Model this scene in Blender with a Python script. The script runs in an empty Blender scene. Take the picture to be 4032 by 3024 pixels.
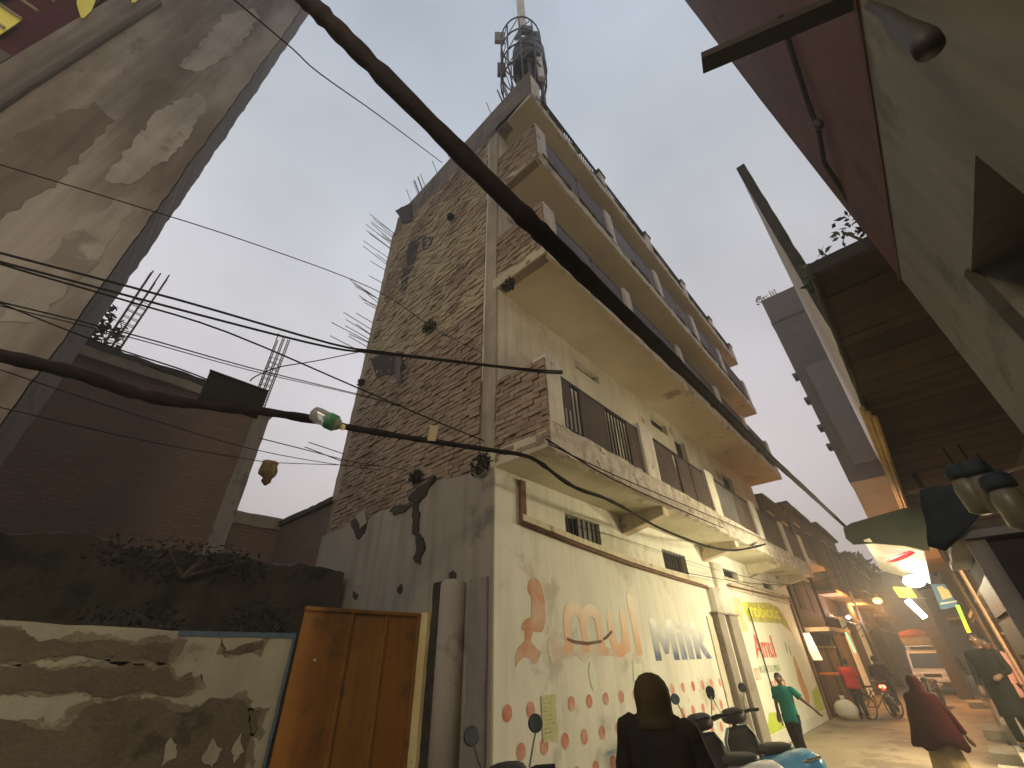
import bpy, bmesh, math, random
from mathutils import Vector, Matrix, noise
random.seed(7)
R_ = random.Random(11)
scene = bpy.context.scene
COL = scene.collection

# ------------------------------------------------------------------ camera
F_PX, PITCH, ROLL, AZ, CAM_H = 1612.8, math.radians(33.6), math.radians(-1.08), math.radians(41.85), 1.9
_fx = Vector((math.cos(AZ), math.sin(AZ), 0)); _rx = Vector((math.sin(AZ), -math.cos(AZ), 0)); _up = Vector((0, 0, 1))
FW = math.cos(PITCH)*_fx + math.sin(PITCH)*_up
_u = -math.sin(PITCH)*_fx + math.cos(PITCH)*_up
RT = math.cos(ROLL)*_rx + math.sin(ROLL)*_u
UP = -math.sin(ROLL)*_rx + math.cos(ROLL)*_u
CAM = Vector((0, 0, CAM_H))
cd = bpy.data.cameras.new('camera'); co = bpy.data.objects.new('camera', cd); COL.objects.link(co)
cd.sensor_width = 36.0; cd.lens = F_PX/4032*36; cd.clip_start = 0.05; cd.clip_end = 2000
co.matrix_world = Matrix(((RT.x, UP.x, -FW.x, 0), (RT.y, UP.y, -FW.y, 0), (RT.z, UP.z, -FW.z, CAM_H), (0, 0, 0, 1)))
scene.camera = co

# ------------------------------------------------------------------ sky, sun, exposure
SUN_EL, SUN_AZ = math.radians(4), math.radians(35)
w = bpy.data.worlds.new('World'); scene.world = w; w.use_nodes = True
nt = w.node_tree; nt.nodes.clear()
def wn(t, **k):
    n = nt.nodes.new(t)
    for a, b in k.items(): setattr(n, a, b)
    return n
wo = wn('ShaderNodeOutputWorld'); sky = wn('ShaderNodeTexSky', sky_type='NISHITA')
sky.sun_disc = False; sky.sun_elevation = SUN_EL; sky.sun_rotation = math.radians(90) - SUN_AZ
sky.dust_density = 4; sky.air_density = 1.5
bgs = wn('ShaderNodeBackground'); bgs.inputs[1].default_value = 0.03
nt.links.new(sky.outputs[0], bgs.inputs[0])
tc = wn('ShaderNodeTexCoord'); sp = wn('ShaderNodeSeparateXYZ'); nt.links.new(tc.outputs['Generated'], sp.inputs[0])
rp = wn('ShaderNodeValToRGB'); nt.links.new(sp.outputs[2], rp.inputs[0])
cr = rp.color_ramp; cr.elements[0].position = 0.0; cr.elements[0].color = (.60, .56, .60, 1)
cr.elements[1].position = 1.0; cr.elements[1].color = (.40, .47, .56, 1)
e = cr.elements.new(.45); e.color = (.62, .59, .63, 1)
e = cr.elements.new(.75); e.color = (.53, .55, .60, 1)
nz = wn('ShaderNodeTexNoise'); nz.inputs['Scale'].default_value = 2.0; nz.inputs['Detail'].default_value = 4
nt.links.new(tc.outputs['Generated'], nz.inputs['Vector'])
mr = wn('ShaderNodeMapRange'); mr.inputs[1].default_value = .3; mr.inputs[2].default_value = .7; mr.inputs[3].default_value = .80; mr.inputs[4].default_value = 1.12
nt.links.new(nz.outputs[0], mr.inputs[0])
vm = wn('ShaderNodeVectorMath', operation='SCALE'); nt.links.new(rp.outputs[0], vm.inputs[0]); nt.links.new(mr.outputs[0], vm.inputs[3])
bgc = wn('ShaderNodeBackground'); bgc.inputs[1].default_value = 1.0
nt.links.new(vm.outputs[0], bgc.inputs[0])
ad = wn('ShaderNodeAddShader'); nt.links.new(bgs.outputs[0], ad.inputs[0]); nt.links.new(bgc.outputs[0], ad.inputs[1])
nt.links.new(ad.outputs[0], wo.inputs[0])
sd = bpy.data.lights.new('sun', 'SUN'); sd.energy = 0.25; sd.angle = math.radians(40); sd.color = (1, .9, .82)
so = bpy.data.objects.new('sun', sd); COL.objects.link(so)
sdir = Vector((math.cos(math.radians(35))*math.cos(SUN_AZ), math.cos(math.radians(35))*math.sin(SUN_AZ), math.sin(math.radians(35))))
so.rotation_euler = sdir.to_track_quat('Z', 'Y').to_euler(); so.location = (0, 0, 60)
vs = scene.view_settings; vs.view_transform = 'Standard'; vs.look = 'None'; vs.exposure = 0.32; vs.gamma = 1
scene.cycles.use_denoising = True
scene.cycles.max_bounces = 6; scene.cycles.diffuse_bounces = 4; scene.cycles.glossy_bounces = 2
scene.cycles.transmission_bounces = 4; scene.cycles.transparent_max_bounces = 8; scene.cycles.sample_clamp_indirect = 4

# ------------------------------------------------------------------ measuring helpers: a sight line meets a wall, a floor or a distance
def ray(x, y): return (FW*F_PX + RT*(x-2016) - UP*(y-1512)).normalized()
def onX(x, y, X): d = ray(x, y); return CAM + d*(X/d.x)
def onY(x, y, Y): d = ray(x, y); return CAM + d*(Y/d.y)
def onZ(x, y, Z): d = ray(x, y); return CAM + d*((Z-CAM_H)/d.z)
def atd(x, y, h): d = ray(x, y); return CAM + d*(h/math.hypot(d.x, d.y))
def dep(x, y, z): d = ray(x, y); return CAM + d*(z/d.dot(FW))

# ------------------------------------------------------------------ materials
MATS = {}
def mat(name, c1, c2=None, scale=1.5, c3=None, s3=.7, t3=.55, streak=0, rough=.85, bump=.25, bscale=40, island=0, metal=0, spec=.3, coat=0, emit=None, estr=0, alpha=1, trans=0, soft3=.08, squash=None):
    if name in MATS: return MATS[name]
    m = bpy.data.materials.new(name); m.use_nodes = True; t = m.node_tree; N = t.nodes; L = t.links
    b = N['Principled BSDF']; b.inputs['Roughness'].default_value = rough; b.inputs['Metallic'].default_value = metal
    b.inputs['Specular IOR Level'].default_value = spec; b.inputs['Coat Weight'].default_value = coat
    co_ = N.new('ShaderNodeTexCoord'); vec = co_.outputs['Object']
    if squash:
        mp0 = N.new('ShaderNodeMapping'); mp0.inputs['Scale'].default_value = squash; L.new(vec, mp0.inputs[0]); vec = mp0.outputs[0]
    def mix(fac, a, bb, mode='MIX'):
        n = N.new('ShaderNodeMix'); n.data_type = 'RGBA'; n.blend_type = mode
        for sk, v in ((n.inputs[0], fac), (n.inputs[6], a), (n.inputs[7], bb)):
            if isinstance(v, (tuple, list)): sk.default_value = (*v[:3], 1)
            elif isinstance(v, (int, float)): sk.default_value = v
            else: L.new(v, sk)
        return n.outputs[2]
    def noise_(sc, det=5, v=None, ro=.6):
        n = N.new('ShaderNodeTexNoise'); n.inputs['Scale'].default_value = sc; n.inputs['Detail'].default_value = det; n.inputs['Roughness'].default_value = ro
        L.new(v or vec, n.inputs['Vector']); return n.outputs[0]
    def rng(v, a, bb, lo=0, hi=1):
        n = N.new('ShaderNodeMapRange'); n.interpolation_type = 'SMOOTHSTEP'
        for i, q in enumerate((a, bb, lo, hi)): n.inputs[i+1].default_value = q
        L.new(v, n.inputs[0]); return n.outputs[0]
    col = tuple(c1)
    if c2: col = mix(rng(noise_(scale), .35, .65), c1, c2)
    if c3: col = mix(rng(noise_(s3, 7, ro=.65), t3, t3+soft3), col, c3)
    if streak:
        mp = N.new('ShaderNodeMapping'); mp.inputs['Scale'].default_value = (5, 5, .35); L.new(vec, mp.inputs[0])
        k = rng(noise_(1.0, 6, mp.outputs[0]), .42, .75, 1, 1-streak)
        col = mix(1.0, col, k, 'MULTIPLY')
    if island:
        g = N.new('ShaderNodeNewGeometry'); oi = N.new('ShaderNodeObjectInfo'); ad_ = N.new('ShaderNodeMath'); ad_.operation = 'ADD'
        L.new(g.outputs['Random Per Island'], ad_.inputs[0]); L.new(oi.outputs['Random'], ad_.inputs[1])
        fr = N.new('ShaderNodeMath'); fr.operation = 'FRACT'; L.new(ad_.outputs[0], fr.inputs[0])
        k = rng(fr.outputs[0], 0, 1, 1-island, 1+island); col = mix(1.0, col, k, 'MULTIPLY')
    if isinstance(col, tuple): b.inputs['Base Color'].default_value = (*col[:3], 1)
    else: L.new(col, b.inputs['Base Color'])
    if bump:
        bn = N.new('ShaderNodeBump'); bn.inputs['Strength'].default_value = bump; bn.inputs['Distance'].default_value = .02
        L.new(noise_(bscale, 6), bn.inputs['Height']); L.new(bn.outputs[0], b.inputs['Normal'])
    if emit: b.inputs['Emission Color'].default_value = (*emit, 1); b.inputs['Emission Strength'].default_value = estr
    if trans: b.inputs['Transmission Weight'].default_value = trans
    b.inputs['Alpha'].default_value = alpha
    MATS[name] = m; return m
def faded(name, c, under, t=.5, sc=3.0, grad=None, rough=.8):
    """old paint: colour c worn through to the wall colour; grad = (z0, z1, colour at z1) as painted"""
    if name in MATS: return MATS[name]
    m = bpy.data.materials.new(name); m.use_nodes = True; t_ = m.node_tree; N = t_.nodes; L = t_.links
    b = N['Principled BSDF']; b.inputs['Roughness'].default_value = rough; b.inputs['Specular IOR Level'].default_value = .2
    co_ = N.new('ShaderNodeTexCoord'); n = N.new('ShaderNodeTexNoise'); n.inputs['Scale'].default_value = sc; n.inputs['Detail'].default_value = 7; L.new(co_.outputs['Object'], n.inputs['Vector'])
    mr_ = N.new('ShaderNodeMapRange'); mr_.inputs[1].default_value = t-.18; mr_.inputs[2].default_value = t+.18; L.new(n.outputs[0], mr_.inputs[0])
    mx = N.new('ShaderNodeMix'); mx.data_type = 'RGBA'; L.new(mr_.outputs[0], mx.inputs[0]); mx.inputs[6].default_value = (*c, 1); mx.inputs[7].default_value = (*under, 1)
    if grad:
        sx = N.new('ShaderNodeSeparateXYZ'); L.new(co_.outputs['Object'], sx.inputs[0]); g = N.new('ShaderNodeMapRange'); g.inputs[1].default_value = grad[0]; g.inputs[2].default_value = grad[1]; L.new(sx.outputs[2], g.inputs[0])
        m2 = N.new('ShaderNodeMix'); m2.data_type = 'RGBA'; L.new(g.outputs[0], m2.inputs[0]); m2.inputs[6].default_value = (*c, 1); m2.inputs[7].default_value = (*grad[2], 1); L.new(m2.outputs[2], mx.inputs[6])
    L.new(mx.outputs[2], b.inputs['Base Color']); MATS[name] = m; return m
def brickmat(name, c1, c2, cm, axis='Y', sc=1.0, c3=None):
    if name in MATS: return MATS[name]
    m = bpy.data.materials.new(name); m.use_nodes = True; t = m.node_tree; N = t.nodes; L = t.links; b = N['Principled BSDF']; b.inputs['Roughness'].default_value = .9
    co_ = N.new('ShaderNodeTexCoord'); mp = N.new('ShaderNodeMapping')
    sx_ = N.new('ShaderNodeSeparateXYZ'); cx_ = N.new('ShaderNodeCombineXYZ'); L.new(co_.outputs['Object'], sx_.inputs[0])
    L.new(sx_.outputs[0 if axis == 'Y' else 1], cx_.inputs[0]); L.new(sx_.outputs[2], cx_.inputs[1]); L.new(cx_.outputs[0], mp.inputs[0])
    br = N.new('ShaderNodeTexBrick'); br.inputs['Scale'].default_value = sc; br.inputs['Brick Width'].default_value = .24; br.inputs['Row Height'].default_value = .085; br.inputs['Mortar Size'].default_value = .008
    br.inputs['Color1'].default_value = (*c1, 1); br.inputs['Color2'].default_value = (*c2, 1); br.inputs['Mortar'].default_value = (*cm, 1); L.new(mp.outputs[0], br.inputs['Vector'])
    n = N.new('ShaderNodeTexNoise'); n.inputs['Scale'].default_value = 1.3; n.inputs['Detail'].default_value = 8; L.new(co_.outputs['Object'], n.inputs['Vector'])
    mr_ = N.new('ShaderNodeMapRange'); mr_.inputs[1].default_value = .45; mr_.inputs[2].default_value = .7; L.new(n.outputs[0], mr_.inputs[0])
    mx = N.new('ShaderNodeMix'); mx.data_type = 'RGBA'; L.new(mr_.outputs[0], mx.inputs[0]); L.new(br.outputs[0], mx.inputs[6]); mx.inputs[7].default_value = (*(c3 or cm), 1)
    L.new(mx.outputs[2], b.inputs['Base Color'])
    bp = N.new('ShaderNodeBump'); bp.inputs['Strength'].default_value = .6; bp.inputs['Distance'].default_value = .015; bp.invert = True; L.new(br.outputs['Fac'], bp.inputs['Height']); L.new(bp.outputs[0], b.inputs['Normal'])
    MATS[name] = m; return m

# ------------------------------------------------------------------ mesh helpers
LOCAL = set()      # things whose parts are modelled round their own origin
def children_keep(o, parent):
    if parent is not None:
        o.parent = parent
        if parent.type == 'EMPTY' and parent.name not in LOCAL: o.matrix_parent_inverse = Matrix.Translation(parent.location).inverted()
def tag(o, label=None, cat=None, group=None, kind=None):
    if label: o['label'] = label
    if cat: o['category'] = cat
    if group: o['group'] = group
    if kind: o['kind'] = kind
    return o
def thing(name, loc, label, cat, group=None, local=False, rz=0):
    o = bpy.data.objects.new(name, None); COL.objects.link(o); o.location = loc; o.empty_display_size = .2; o.rotation_euler.z = rz
    if local: LOCAL.add(o.name)
    return tag(o, label, cat, group)
class MB:
    def __init__(s): s.v = []; s.f = []
    def add(s, vs, fs):
        k = len(s.v); s.v += [tuple(p) for p in vs]; s.f += [tuple(i+k for i in f) for f in fs]; return s
    def box(s, x0, x1, y0, y1, z0, z1):
        return s.add([(x0,y0,z0),(x1,y0,z0),(x1,y1,z0),(x0,y1,z0),(x0,y0,z1),(x1,y0,z1),(x1,y1,z1),(x0,y1,z1)],
                     [(3,2,1,0),(4,5,6,7),(0,1,5,4),(1,2,6,5),(2,3,7,6),(3,0,4,7)])
    def obox(s, c, u, v, n):
        c, u, v, n = map(Vector, (c, u, v, n)); P = []
        for k in (-1, 1):
            for a, b in ((-1,-1),(1,-1),(1,1),(-1,1)): P.append(c+u*a+v*b+n*k)
        return s.add(P, [(3,2,1,0),(4,5,6,7),(0,1,5,4),(1,2,6,5),(2,3,7,6),(3,0,4,7)])
    def bar(s, a, b, w, h, up=(0,0,1)):
        a, b = Vector(a), Vector(b); d = (b-a); u = d.normalized(); up = Vector(up)
        if abs(u.dot(up)) > .95: up = Vector((1,0,0))
        x = u.cross(up).normalized(); y = x.cross(u).normalized()
        return s.obox((a+b)/2, d/2, x*w/2, y*h/2)
    def quad(s, *p): return s.add(p, [tuple(range(len(p)))])
    def prism(s, poly, dirv):
        d = Vector(dirv); P = [Vector(p) for p in poly]; n = len(P)
        return s.add(P+[p+d for p in P], [tuple(range(n-1,-1,-1)), tuple(range(n, 2*n))]+[(i,(i+1)%n,(i+1)%n+n,i+n) for i in range(n)])
    def tube(s, pts, r, n=8, cap=True):
        pts = [Vector(p) for p in pts]; k0 = len(s.v); m = len(pts)
        rs = r if isinstance(r, (list, tuple)) else [r]*m
        prev = None
        for i, p in enumerate(pts):
            d = (pts[min(i+1,m-1)]-pts[max(i-1,0)]).normalized()
            if prev is None:
                a = Vector((0,0,1)) if abs(d.z) < .9 else Vector((1,0,0)); x = d.cross(a).normalized()
            else: x = (prev-d*prev.dot(d)).normalized()
            prev = x; y = d.cross(x)
            for j in range(n):
                t = 2*math.pi*j/n; s.v.append(tuple(p+(x*math.cos(t)+y*math.sin(t))*rs[i]))
        for i in range(m-1):
            for j in range(n):
                a = k0+i*n+j; b = k0+i*n+(j+1)%n; s.f.append((a, b, b+n, a+n))
        if cap: s.f.append(tuple(k0+j for j in range(n-1,-1,-1))); s.f.append(tuple(k0+(m-1)*n+j for j in range(n)))
        return s
    def rings(s, rings, cap=True):
        k0 = len(s.v); n = len(rings[0]); m = len(rings)
        for r in rings: s.v += [tuple(p) for p in r]
        for i in range(m-1):
            for j in range(n):
                a = k0+i*n+j; b = k0+i*n+(j+1)%n; s.f.append((a, b, b+n, a+n))
        if cap: s.f.append(tuple(k0+j for j in range(n-1,-1,-1))); s.f.append(tuple(k0+(m-1)*n+j for j in range(n)))
        return s
    def lathe(s, c, prof, n=16, ax=(0,0,1)):
        c = Vector(c); ax = Vector(ax).normalized(); a = Vector((0,0,1)) if abs(ax.z) < .9 else Vector((1,0,0)); x = ax.cross(a).normalized(); y = ax.cross(x)
        return s.rings([[c+ax*h+(x*math.cos(2*math.pi*j/n)+y*math.sin(2*math.pi*j/n))*r for j in range(n)] for r, h in prof])
    def ball(s, c, rx, ry, rz, n=12, m=8, fn=None):
        c = Vector(c); P = []
        for i in range(1, m):
            t = math.pi*i/m
            P.append([Vector((rx*math.sin(t)*math.cos(2*math.pi*j/n), ry*math.sin(t)*math.sin(2*math.pi*j/n), -rz*math.cos(t))) for j in range(n)])
        if fn: P = [[fn(p) for p in r] for r in P]
        return s.rings([[c+p for p in r] for r in P])
    def rough(s, x0, x1, y0, y1, z0, z1, seg=.25, j=.012, seed=0):
        """a long box whose edges are worn"""
        d = (x1-x0, y1-y0, z1-z0); ax = max(range(3), key=lambda i: d[i]); n = max(1, int(d[ax]/seg)); rr = []
        for i in range(n+1):
            t = i/n; lo = [x0,y0,z0]; hi = [x1,y1,z1]; o1, o2 = [a for a in range(3) if a != ax]; ring = []
            for a, b in ((0,0),(1,0),(1,1),(0,1)):
                p = [0,0,0]; p[ax] = (x0,y0,z0)[ax]+d[ax]*t; p[o1] = hi[o1] if a else lo[o1]; p[o2] = hi[o2] if b else lo[o2]
                q = Vector(p)*2.3+Vector((seed*3.1+a*7, b*5, seed)); nn = noise.noise(q)+.5*noise.noise(q*3.7)
                p[o1] += (-1 if a else 1)*abs(nn)*j; p[o2] += (-1 if b else 1)*abs(noise.noise(q+Vector((9,9,9))))*j
                ring.append(p)
            rr.append(ring)
        return s.rings(rr)
    def build(s, name, m, parent=None, smooth=False, bevel=0, recalc=True):
        me = bpy.data.meshes.new(name); me.from_pydata(s.v, [], s.f)
        if recalc:
            bm = bmesh.new(); bm.from_mesh(me); bmesh.ops.recalc_face_normals(bm, faces=bm.faces); bm.to_mesh(me); bm.free()
        me.materials.append(m if not isinstance(m, str) else MATS[m])
        if smooth:
            for p in me.polygons: p.use_smooth = True
        o = bpy.data.objects.new(name, me); COL.objects.link(o); children_keep(o, parent)
        if bevel:
            md = o.modifiers.new('bevel', 'BEVEL'); md.width = bevel; md.segments = 2; md.limit_method = 'ANGLE'
        return o
def copy_tree(o, parent=None, first=True):
    c = o.copy(); COL.objects.link(c)
    if parent is not None: c.parent = parent
    for ch in o.children: copy_tree(ch, c)
    return c
def wall_y(mb, x0, x1, y0, y1, z0, z1, holes):
    """wall box with rectangular holes (x0,x1,z0,z1) cut through in y"""
    xs = sorted({x0, x1, *[h[0] for h in holes], *[h[1] for h in holes]})
    for a, b in zip(xs, xs[1:]):
        hh = sorted([(h[2], h[3]) for h in holes if h[0] <= a+1e-6 and h[1] >= b-1e-6]); z = z0
        for p, q in hh:
            if p > z: mb.box(a, b, y0, y1, z, p)
            z = q
        if z < z1: mb.box(a, b, y0, y1, z, z1)
def text_mesh(txt, size=1.0):
    c = bpy.data.curves.new('t', 'FONT'); c.body = txt; c.size = size; c.extrude = 0; c.offset = 0
    o = bpy.data.objects.new('t', c); COL.objects.link(o); dg = bpy.context.evaluated_depsgraph_get(); me = bpy.data.meshes.new_from_object(o.evaluated_get(dg))
    V = [v.co.copy() for v in me.vertices]; Fc = [tuple(p.vertices) for p in me.polygons]
    bpy.data.objects.remove(o); bpy.data.curves.remove(c); bpy.data.meshes.remove(me); return V, Fc
GLYPH = {'M': (1.0, [[(0,0),(0,1),(.27,1),(.5,.45),(.73,1),(1,1),(1,0),(.76,0),(.76,.6),(.58,.15),(.42,.15),(.24,.6),(.24,0)]]), 'i': (.26, [[(0,0),(0,.68),(.26,.68),(.26,0)], [(0,.78),(0,1),(.26,1),(.26,.78)]]), 'l': (.26, [[(0,0),(0,1),(.26,1),(.26,0)]]),
         'k': (.86, [[(0,0),(0,1),(.26,1),(.26,.47),(.5,.74),(.82,.74),(.48,.42),(.86,0),(.54,0),(.26,.33),(.26,0)]])}
def block_letters(name, txt, m, parent, o, width, height, gap=.1):
    tot = sum(GLYPH[c][0] for c in txt)+gap*(len(txt)-1); k = width/tot; x = 0
    for c in txt:
        for i, poly in enumerate(GLYPH[c][1]): mb = MB(); mb.quad(*[(o[0]+(x+a)*k, o[1], o[2]+b*height) for a, b in poly]); mb.build(name, m, parent, recalc=False)
        x += GLYPH[c][0]+gap
def letters(name, txt, m, parent, o, ux, uz, width, height, fn=None, bold=0):
    """flat painted lettering laid on a surface: o = lower left corner, ux, uz = unit vectors"""
    V, Fc = text_mesh(txt); x0 = min(v.x for v in V); x1 = max(v.x for v in V); y0 = min(v.y for v in V); y1 = max(v.y for v in V)
    o, ux, uz = Vector(o), Vector(ux), Vector(uz); mb = MB()
    P = [o+ux*((v.x-x0)/(x1-x0)*width)+uz*((v.y-y0)/(y1-y0)*height) for v in V]
    if fn: P = [fn(p) for p in P]
    mb.add(P, Fc)
    for k in (1, 2, 3) if bold else (): mb.add([p+ux*bold*((-1)**k)*(1+k//3)+Vector((0,-.0006*k,0)) for p in P], Fc)
    return mb.build(name, m, parent, recalc=False)

# ------------------------------------------------------------------ shared materials
mat('ground', (.16,.13,.10), (.22,.18,.14), 1.2, (.10,.085,.07), .5, .5, rough=.75, bump=.5, bscale=25)
mat('street', (.24,.19,.125), (.31,.25,.165), .9, (.16,.125,.085), .8, .52, rough=.6, bump=.5, bscale=18, spec=.4)
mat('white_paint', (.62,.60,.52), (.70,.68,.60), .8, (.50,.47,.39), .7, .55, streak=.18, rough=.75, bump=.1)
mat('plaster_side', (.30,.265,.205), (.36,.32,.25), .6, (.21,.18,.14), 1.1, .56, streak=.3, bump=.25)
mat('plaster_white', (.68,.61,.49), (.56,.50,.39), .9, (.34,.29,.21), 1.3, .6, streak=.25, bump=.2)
mat('soffit', (.55,.48,.33), (.46,.395,.27), .5, (.28,.235,.155), .8, .6, streak=0, bump=.15)
mat('soffit_gf', (.58,.54,.40), (.48,.44,.30), 1.0, (.24,.20,.13), 1.5, .62, bump=.25)
mat('fascia', (.64,.56,.42), (.53,.46,.34), 2.5, (.28,.23,.17), 2.6, .55, streak=.25, bump=.4)
mat('fascia_peel', (.60,.54,.46), (.40,.33,.26), 5, (.20,.16,.12), 4.2, .58, bump=.6, bscale=25)
mat('concrete', (.40,.335,.235), (.32,.27,.19), 1.5, (.21,.17,.12), 2, .6, streak=.3, bump=.4, bscale=25)
mat('post_white', (.72,.66,.55), (.62,.56,.46), 2.2, (.33,.28,.21), 2.4, .6, streak=.3, bump=.25)
mat('brick', (.27,.195,.13), (.32,.24,.165), 1.1, (.215,.15,.10), .9, .55, rough=.92, bump=.5, bscale=60, island=.17)
mat('brick_pale', (.44,.365,.22), (.38,.305,.185), 1.3, (.31,.235,.15), 1.0, .55, rough=.92, bump=.5, bscale=60, island=.14)
mat('mortar', (.20,.155,.105), (.25,.20,.135), 2, bump=.6, bscale=30)
mat('dark', (.018,.016,.015), bump=0, rough=.9)
mat('interior', (.05,.045,.04), bump=0, rough=.9)
mat('brown_sheet', (.075,.05,.042), (.10,.07,.055), 1.5, (.13,.10,.08), 2.2, .6, streak=.3, rough=.6, bump=.15)
mat('grey_sheet', (.15,.14,.13), (.11,.095,.085), 1.5, (.2,.18,.16), 2, .6, streak=.3, rough=.65, bump=.15)
mat('black_metal', (.03,.026,.024), rough=.6, bump=.1, spec=.3)
mat('rust_pipe', (.13,.065,.04), (.18,.10,.06), 6, rough=.8, bump=.4)
mat('moss', (.035,.037,.024), (.065,.056,.04), 4, bump=.7, bscale=30)
mat('dark_crack', (.03,.024,.02), (.055,.04,.03), 5, bump=.8, bscale=40)
mat('casing', (.27,.235,.20), (.22,.19,.16), 3, (.16,.135,.11), 2, .6, streak=.2, bump=.2)
mat('leaf', (.045,.075,.03), (.07,.10,.04), 3, rough=.7, bump=0, island=.45)
mat('leaf_dark', (.014,.019,.010), (.024,.028,.014), 3, rough=.8, bump=0, island=.45)
mat('twig', (.10,.075,.055), bump=.3)

# ------------------------------------------------------------------ ground
g = MB(); g.quad((-150,-150,0),(250,-150,0),(250,150,0),(-150,150,0)); tag(g.build('ground', 'ground', recalc=False), kind='structure')
st = MB(); nx, ny = 120, 12                                       # uneven street surface
for j in range(ny+1):
    for i in range(nx+1):
        x = 1.0+i*.75; y = .0+j*(3.96/ny); st.v.append((x, y, .012+.010*noise.noise((x*.9, y*1.1, 0))))
for j in range(ny):
    for i in range(nx): a = j*(nx+1)+i; st.f.append((a, a+1, a+nx+2, a+nx+1))
tag(st.build('street', 'street', smooth=True, recalc=False), kind='structure')

# ------------------------------------------------------------------ the four storey corner building
XS, YF, YB, XE = 4.06, 4.0, 2.97, 20.2                             # side wall, front wall, first floor balcony edge, far end
YU = 2.74                                                         # balcony edge of the upper floors
S1, S2, S3, S4 = 4.22, 7.98, 11.28, 14.32                         # undersides of the balcony slabs
bld = thing('apartment_building', (12, 6.5, 0), 'four storey brick and plaster corner building with long balconies and painted shop wall', 'building')
# inner mass and front walls
MB().box(4.36, XE-.02, 4.22, 9.05, .02, 14.45).build('light_stop_core', 'interior', bld)  # solid dark core added inside the building so no light leaks through
wm = MB()
vents = [(5.72,6.80,3.53,3.90), (9.32,10.58,3.43,3.84), (13.12,14.36,3.60,3.87), (16.9,18.1,3.67,3.84)]
wall_y(wm, XS, XE, YF, YF+.2, 0, S1, vents)
fw = wm.build('front_wall', 'white_paint', bld)
for i, (a, b, c, d) in enumerate(vents):
    o = MB().box(a, b, YF+.16, YF+.19, c, d).build('vent_window', 'dark', bld)
    mb = MB(); n = int((b-a)/.14)
    for k in range(1, n): mb.box(a+k*(b-a)/n-.008, a+k*(b-a)/n+.008, YF+.06, YF+.076, c, d)
    mb.build('window_bars', 'black_metal', o)
    if i == 0: MB().box(a+.45, b, YF+.08, YF+.1, c, d).build('shutter', 'grey_sheet', o)
wm = MB(); wall_y(wm, XS+.05, XE, YF, YF+.2, S1+.1, S2, [(6.65,7.68,7.40,7.62), (10.4,11.5,7.35,7.72), (11.9,12.75,4.7,7.55), (16.0,17.2,6.9,7.5)])
wm.build('first_floor_wall', 'plaster_white', bld)
wm = MB(); wall_y(wm, XS+.05, XE-.6, YF, YF+.2, S2+.1, S3, [(8.2,9.2,8.3,10.6), (13,14,8.3,10.6)]); wm.build('second_floor_wall', 'plaster_white', bld)
wm = MB(); wall_y(wm, XS+.05, XE-.6, YF, YF+.2, S3+.1, S4, [(8.2,9.2,11.6,13.8), (13,14,11.6,13.8)]); wm.build('third_floor_wall', 'plaster_white', bld)
# near-black sheets stand in for the shade inside the openings
for (x0, x1, z0, z1) in ((6.65,7.68,7.40,7.62), (10.4,11.5,7.35,7.72), (11.9,12.75,4.7,7.55), (16.0,17.2,6.9,7.5)):
    MB().box(x0, x1, YF+.14, YF+.18, z0, z1).build('opening_shade', 'dark', bld)
# slabs
def slab(z, y0, x1, m, th, seed):
    mb = MB(); mb.rough(XS-.01, x1, y0+.03, YF+.1, z, z+th-.04, j=.02, seed=seed); mb.build('balcony_slab', m, bld)
slab(S1, YB, XE+.1, 'soffit_gf', .3, 1); slab(S2, YU, XE, 'soffit', .3, 2); slab(S3, YU, XE+.25, 'soffit', .3, 3); slab(S4, YU, XE+.5, 'soffit', .32, 4)
MB().rough(XS+.03, XE+.1, YB, YB+.13, S1-.01, S1+.46, seg=.12, j=.035, seed=5).build('balcony_fascia', 'fascia_peel', bld)
for z, h, sd_, x1 in ((S2, .30, 6, XE), (S3, .32, 7, XE+.25), (S4, .32, 8, XE+.5)):
    MB().rough(XS+.03, x1, YU, YU+.1, z-.012, z+h, seg=.1, j=.045, seed=sd_).build('balcony_fascia', 'fascia', bld)
# drip stains growing along the fascias
for z, y in ((S2+.28, YU), (S3+.30, YU), (S4+.31, YU)):
    mb = MB(); x = XS+.2
    while x < XE-1:
        l = R_.uniform(.3, 1.6); mb.rough(x, x+l, y-.035, y+.06, z, z+R_.uniform(.05,.12), seg=.08, j=.05, seed=x); x += l+R_.uniform(.1,1.2)
    tag(mb.build('moss_line', 'moss', bld), kind='stuff')
# brackets under the first floor balcony
for x in (7.62, 11.68, 15.45, 19.0):
    mb = MB(); mb.prism([(x, YF, S1+.02), (x, YB+.12, S1+.02), (x, YB+.12, S1-.16), (x, YF, S1-.36)], (.26, 0, 0)); mb.build('bracket', 'fascia', bld, bevel=.012)
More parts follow.
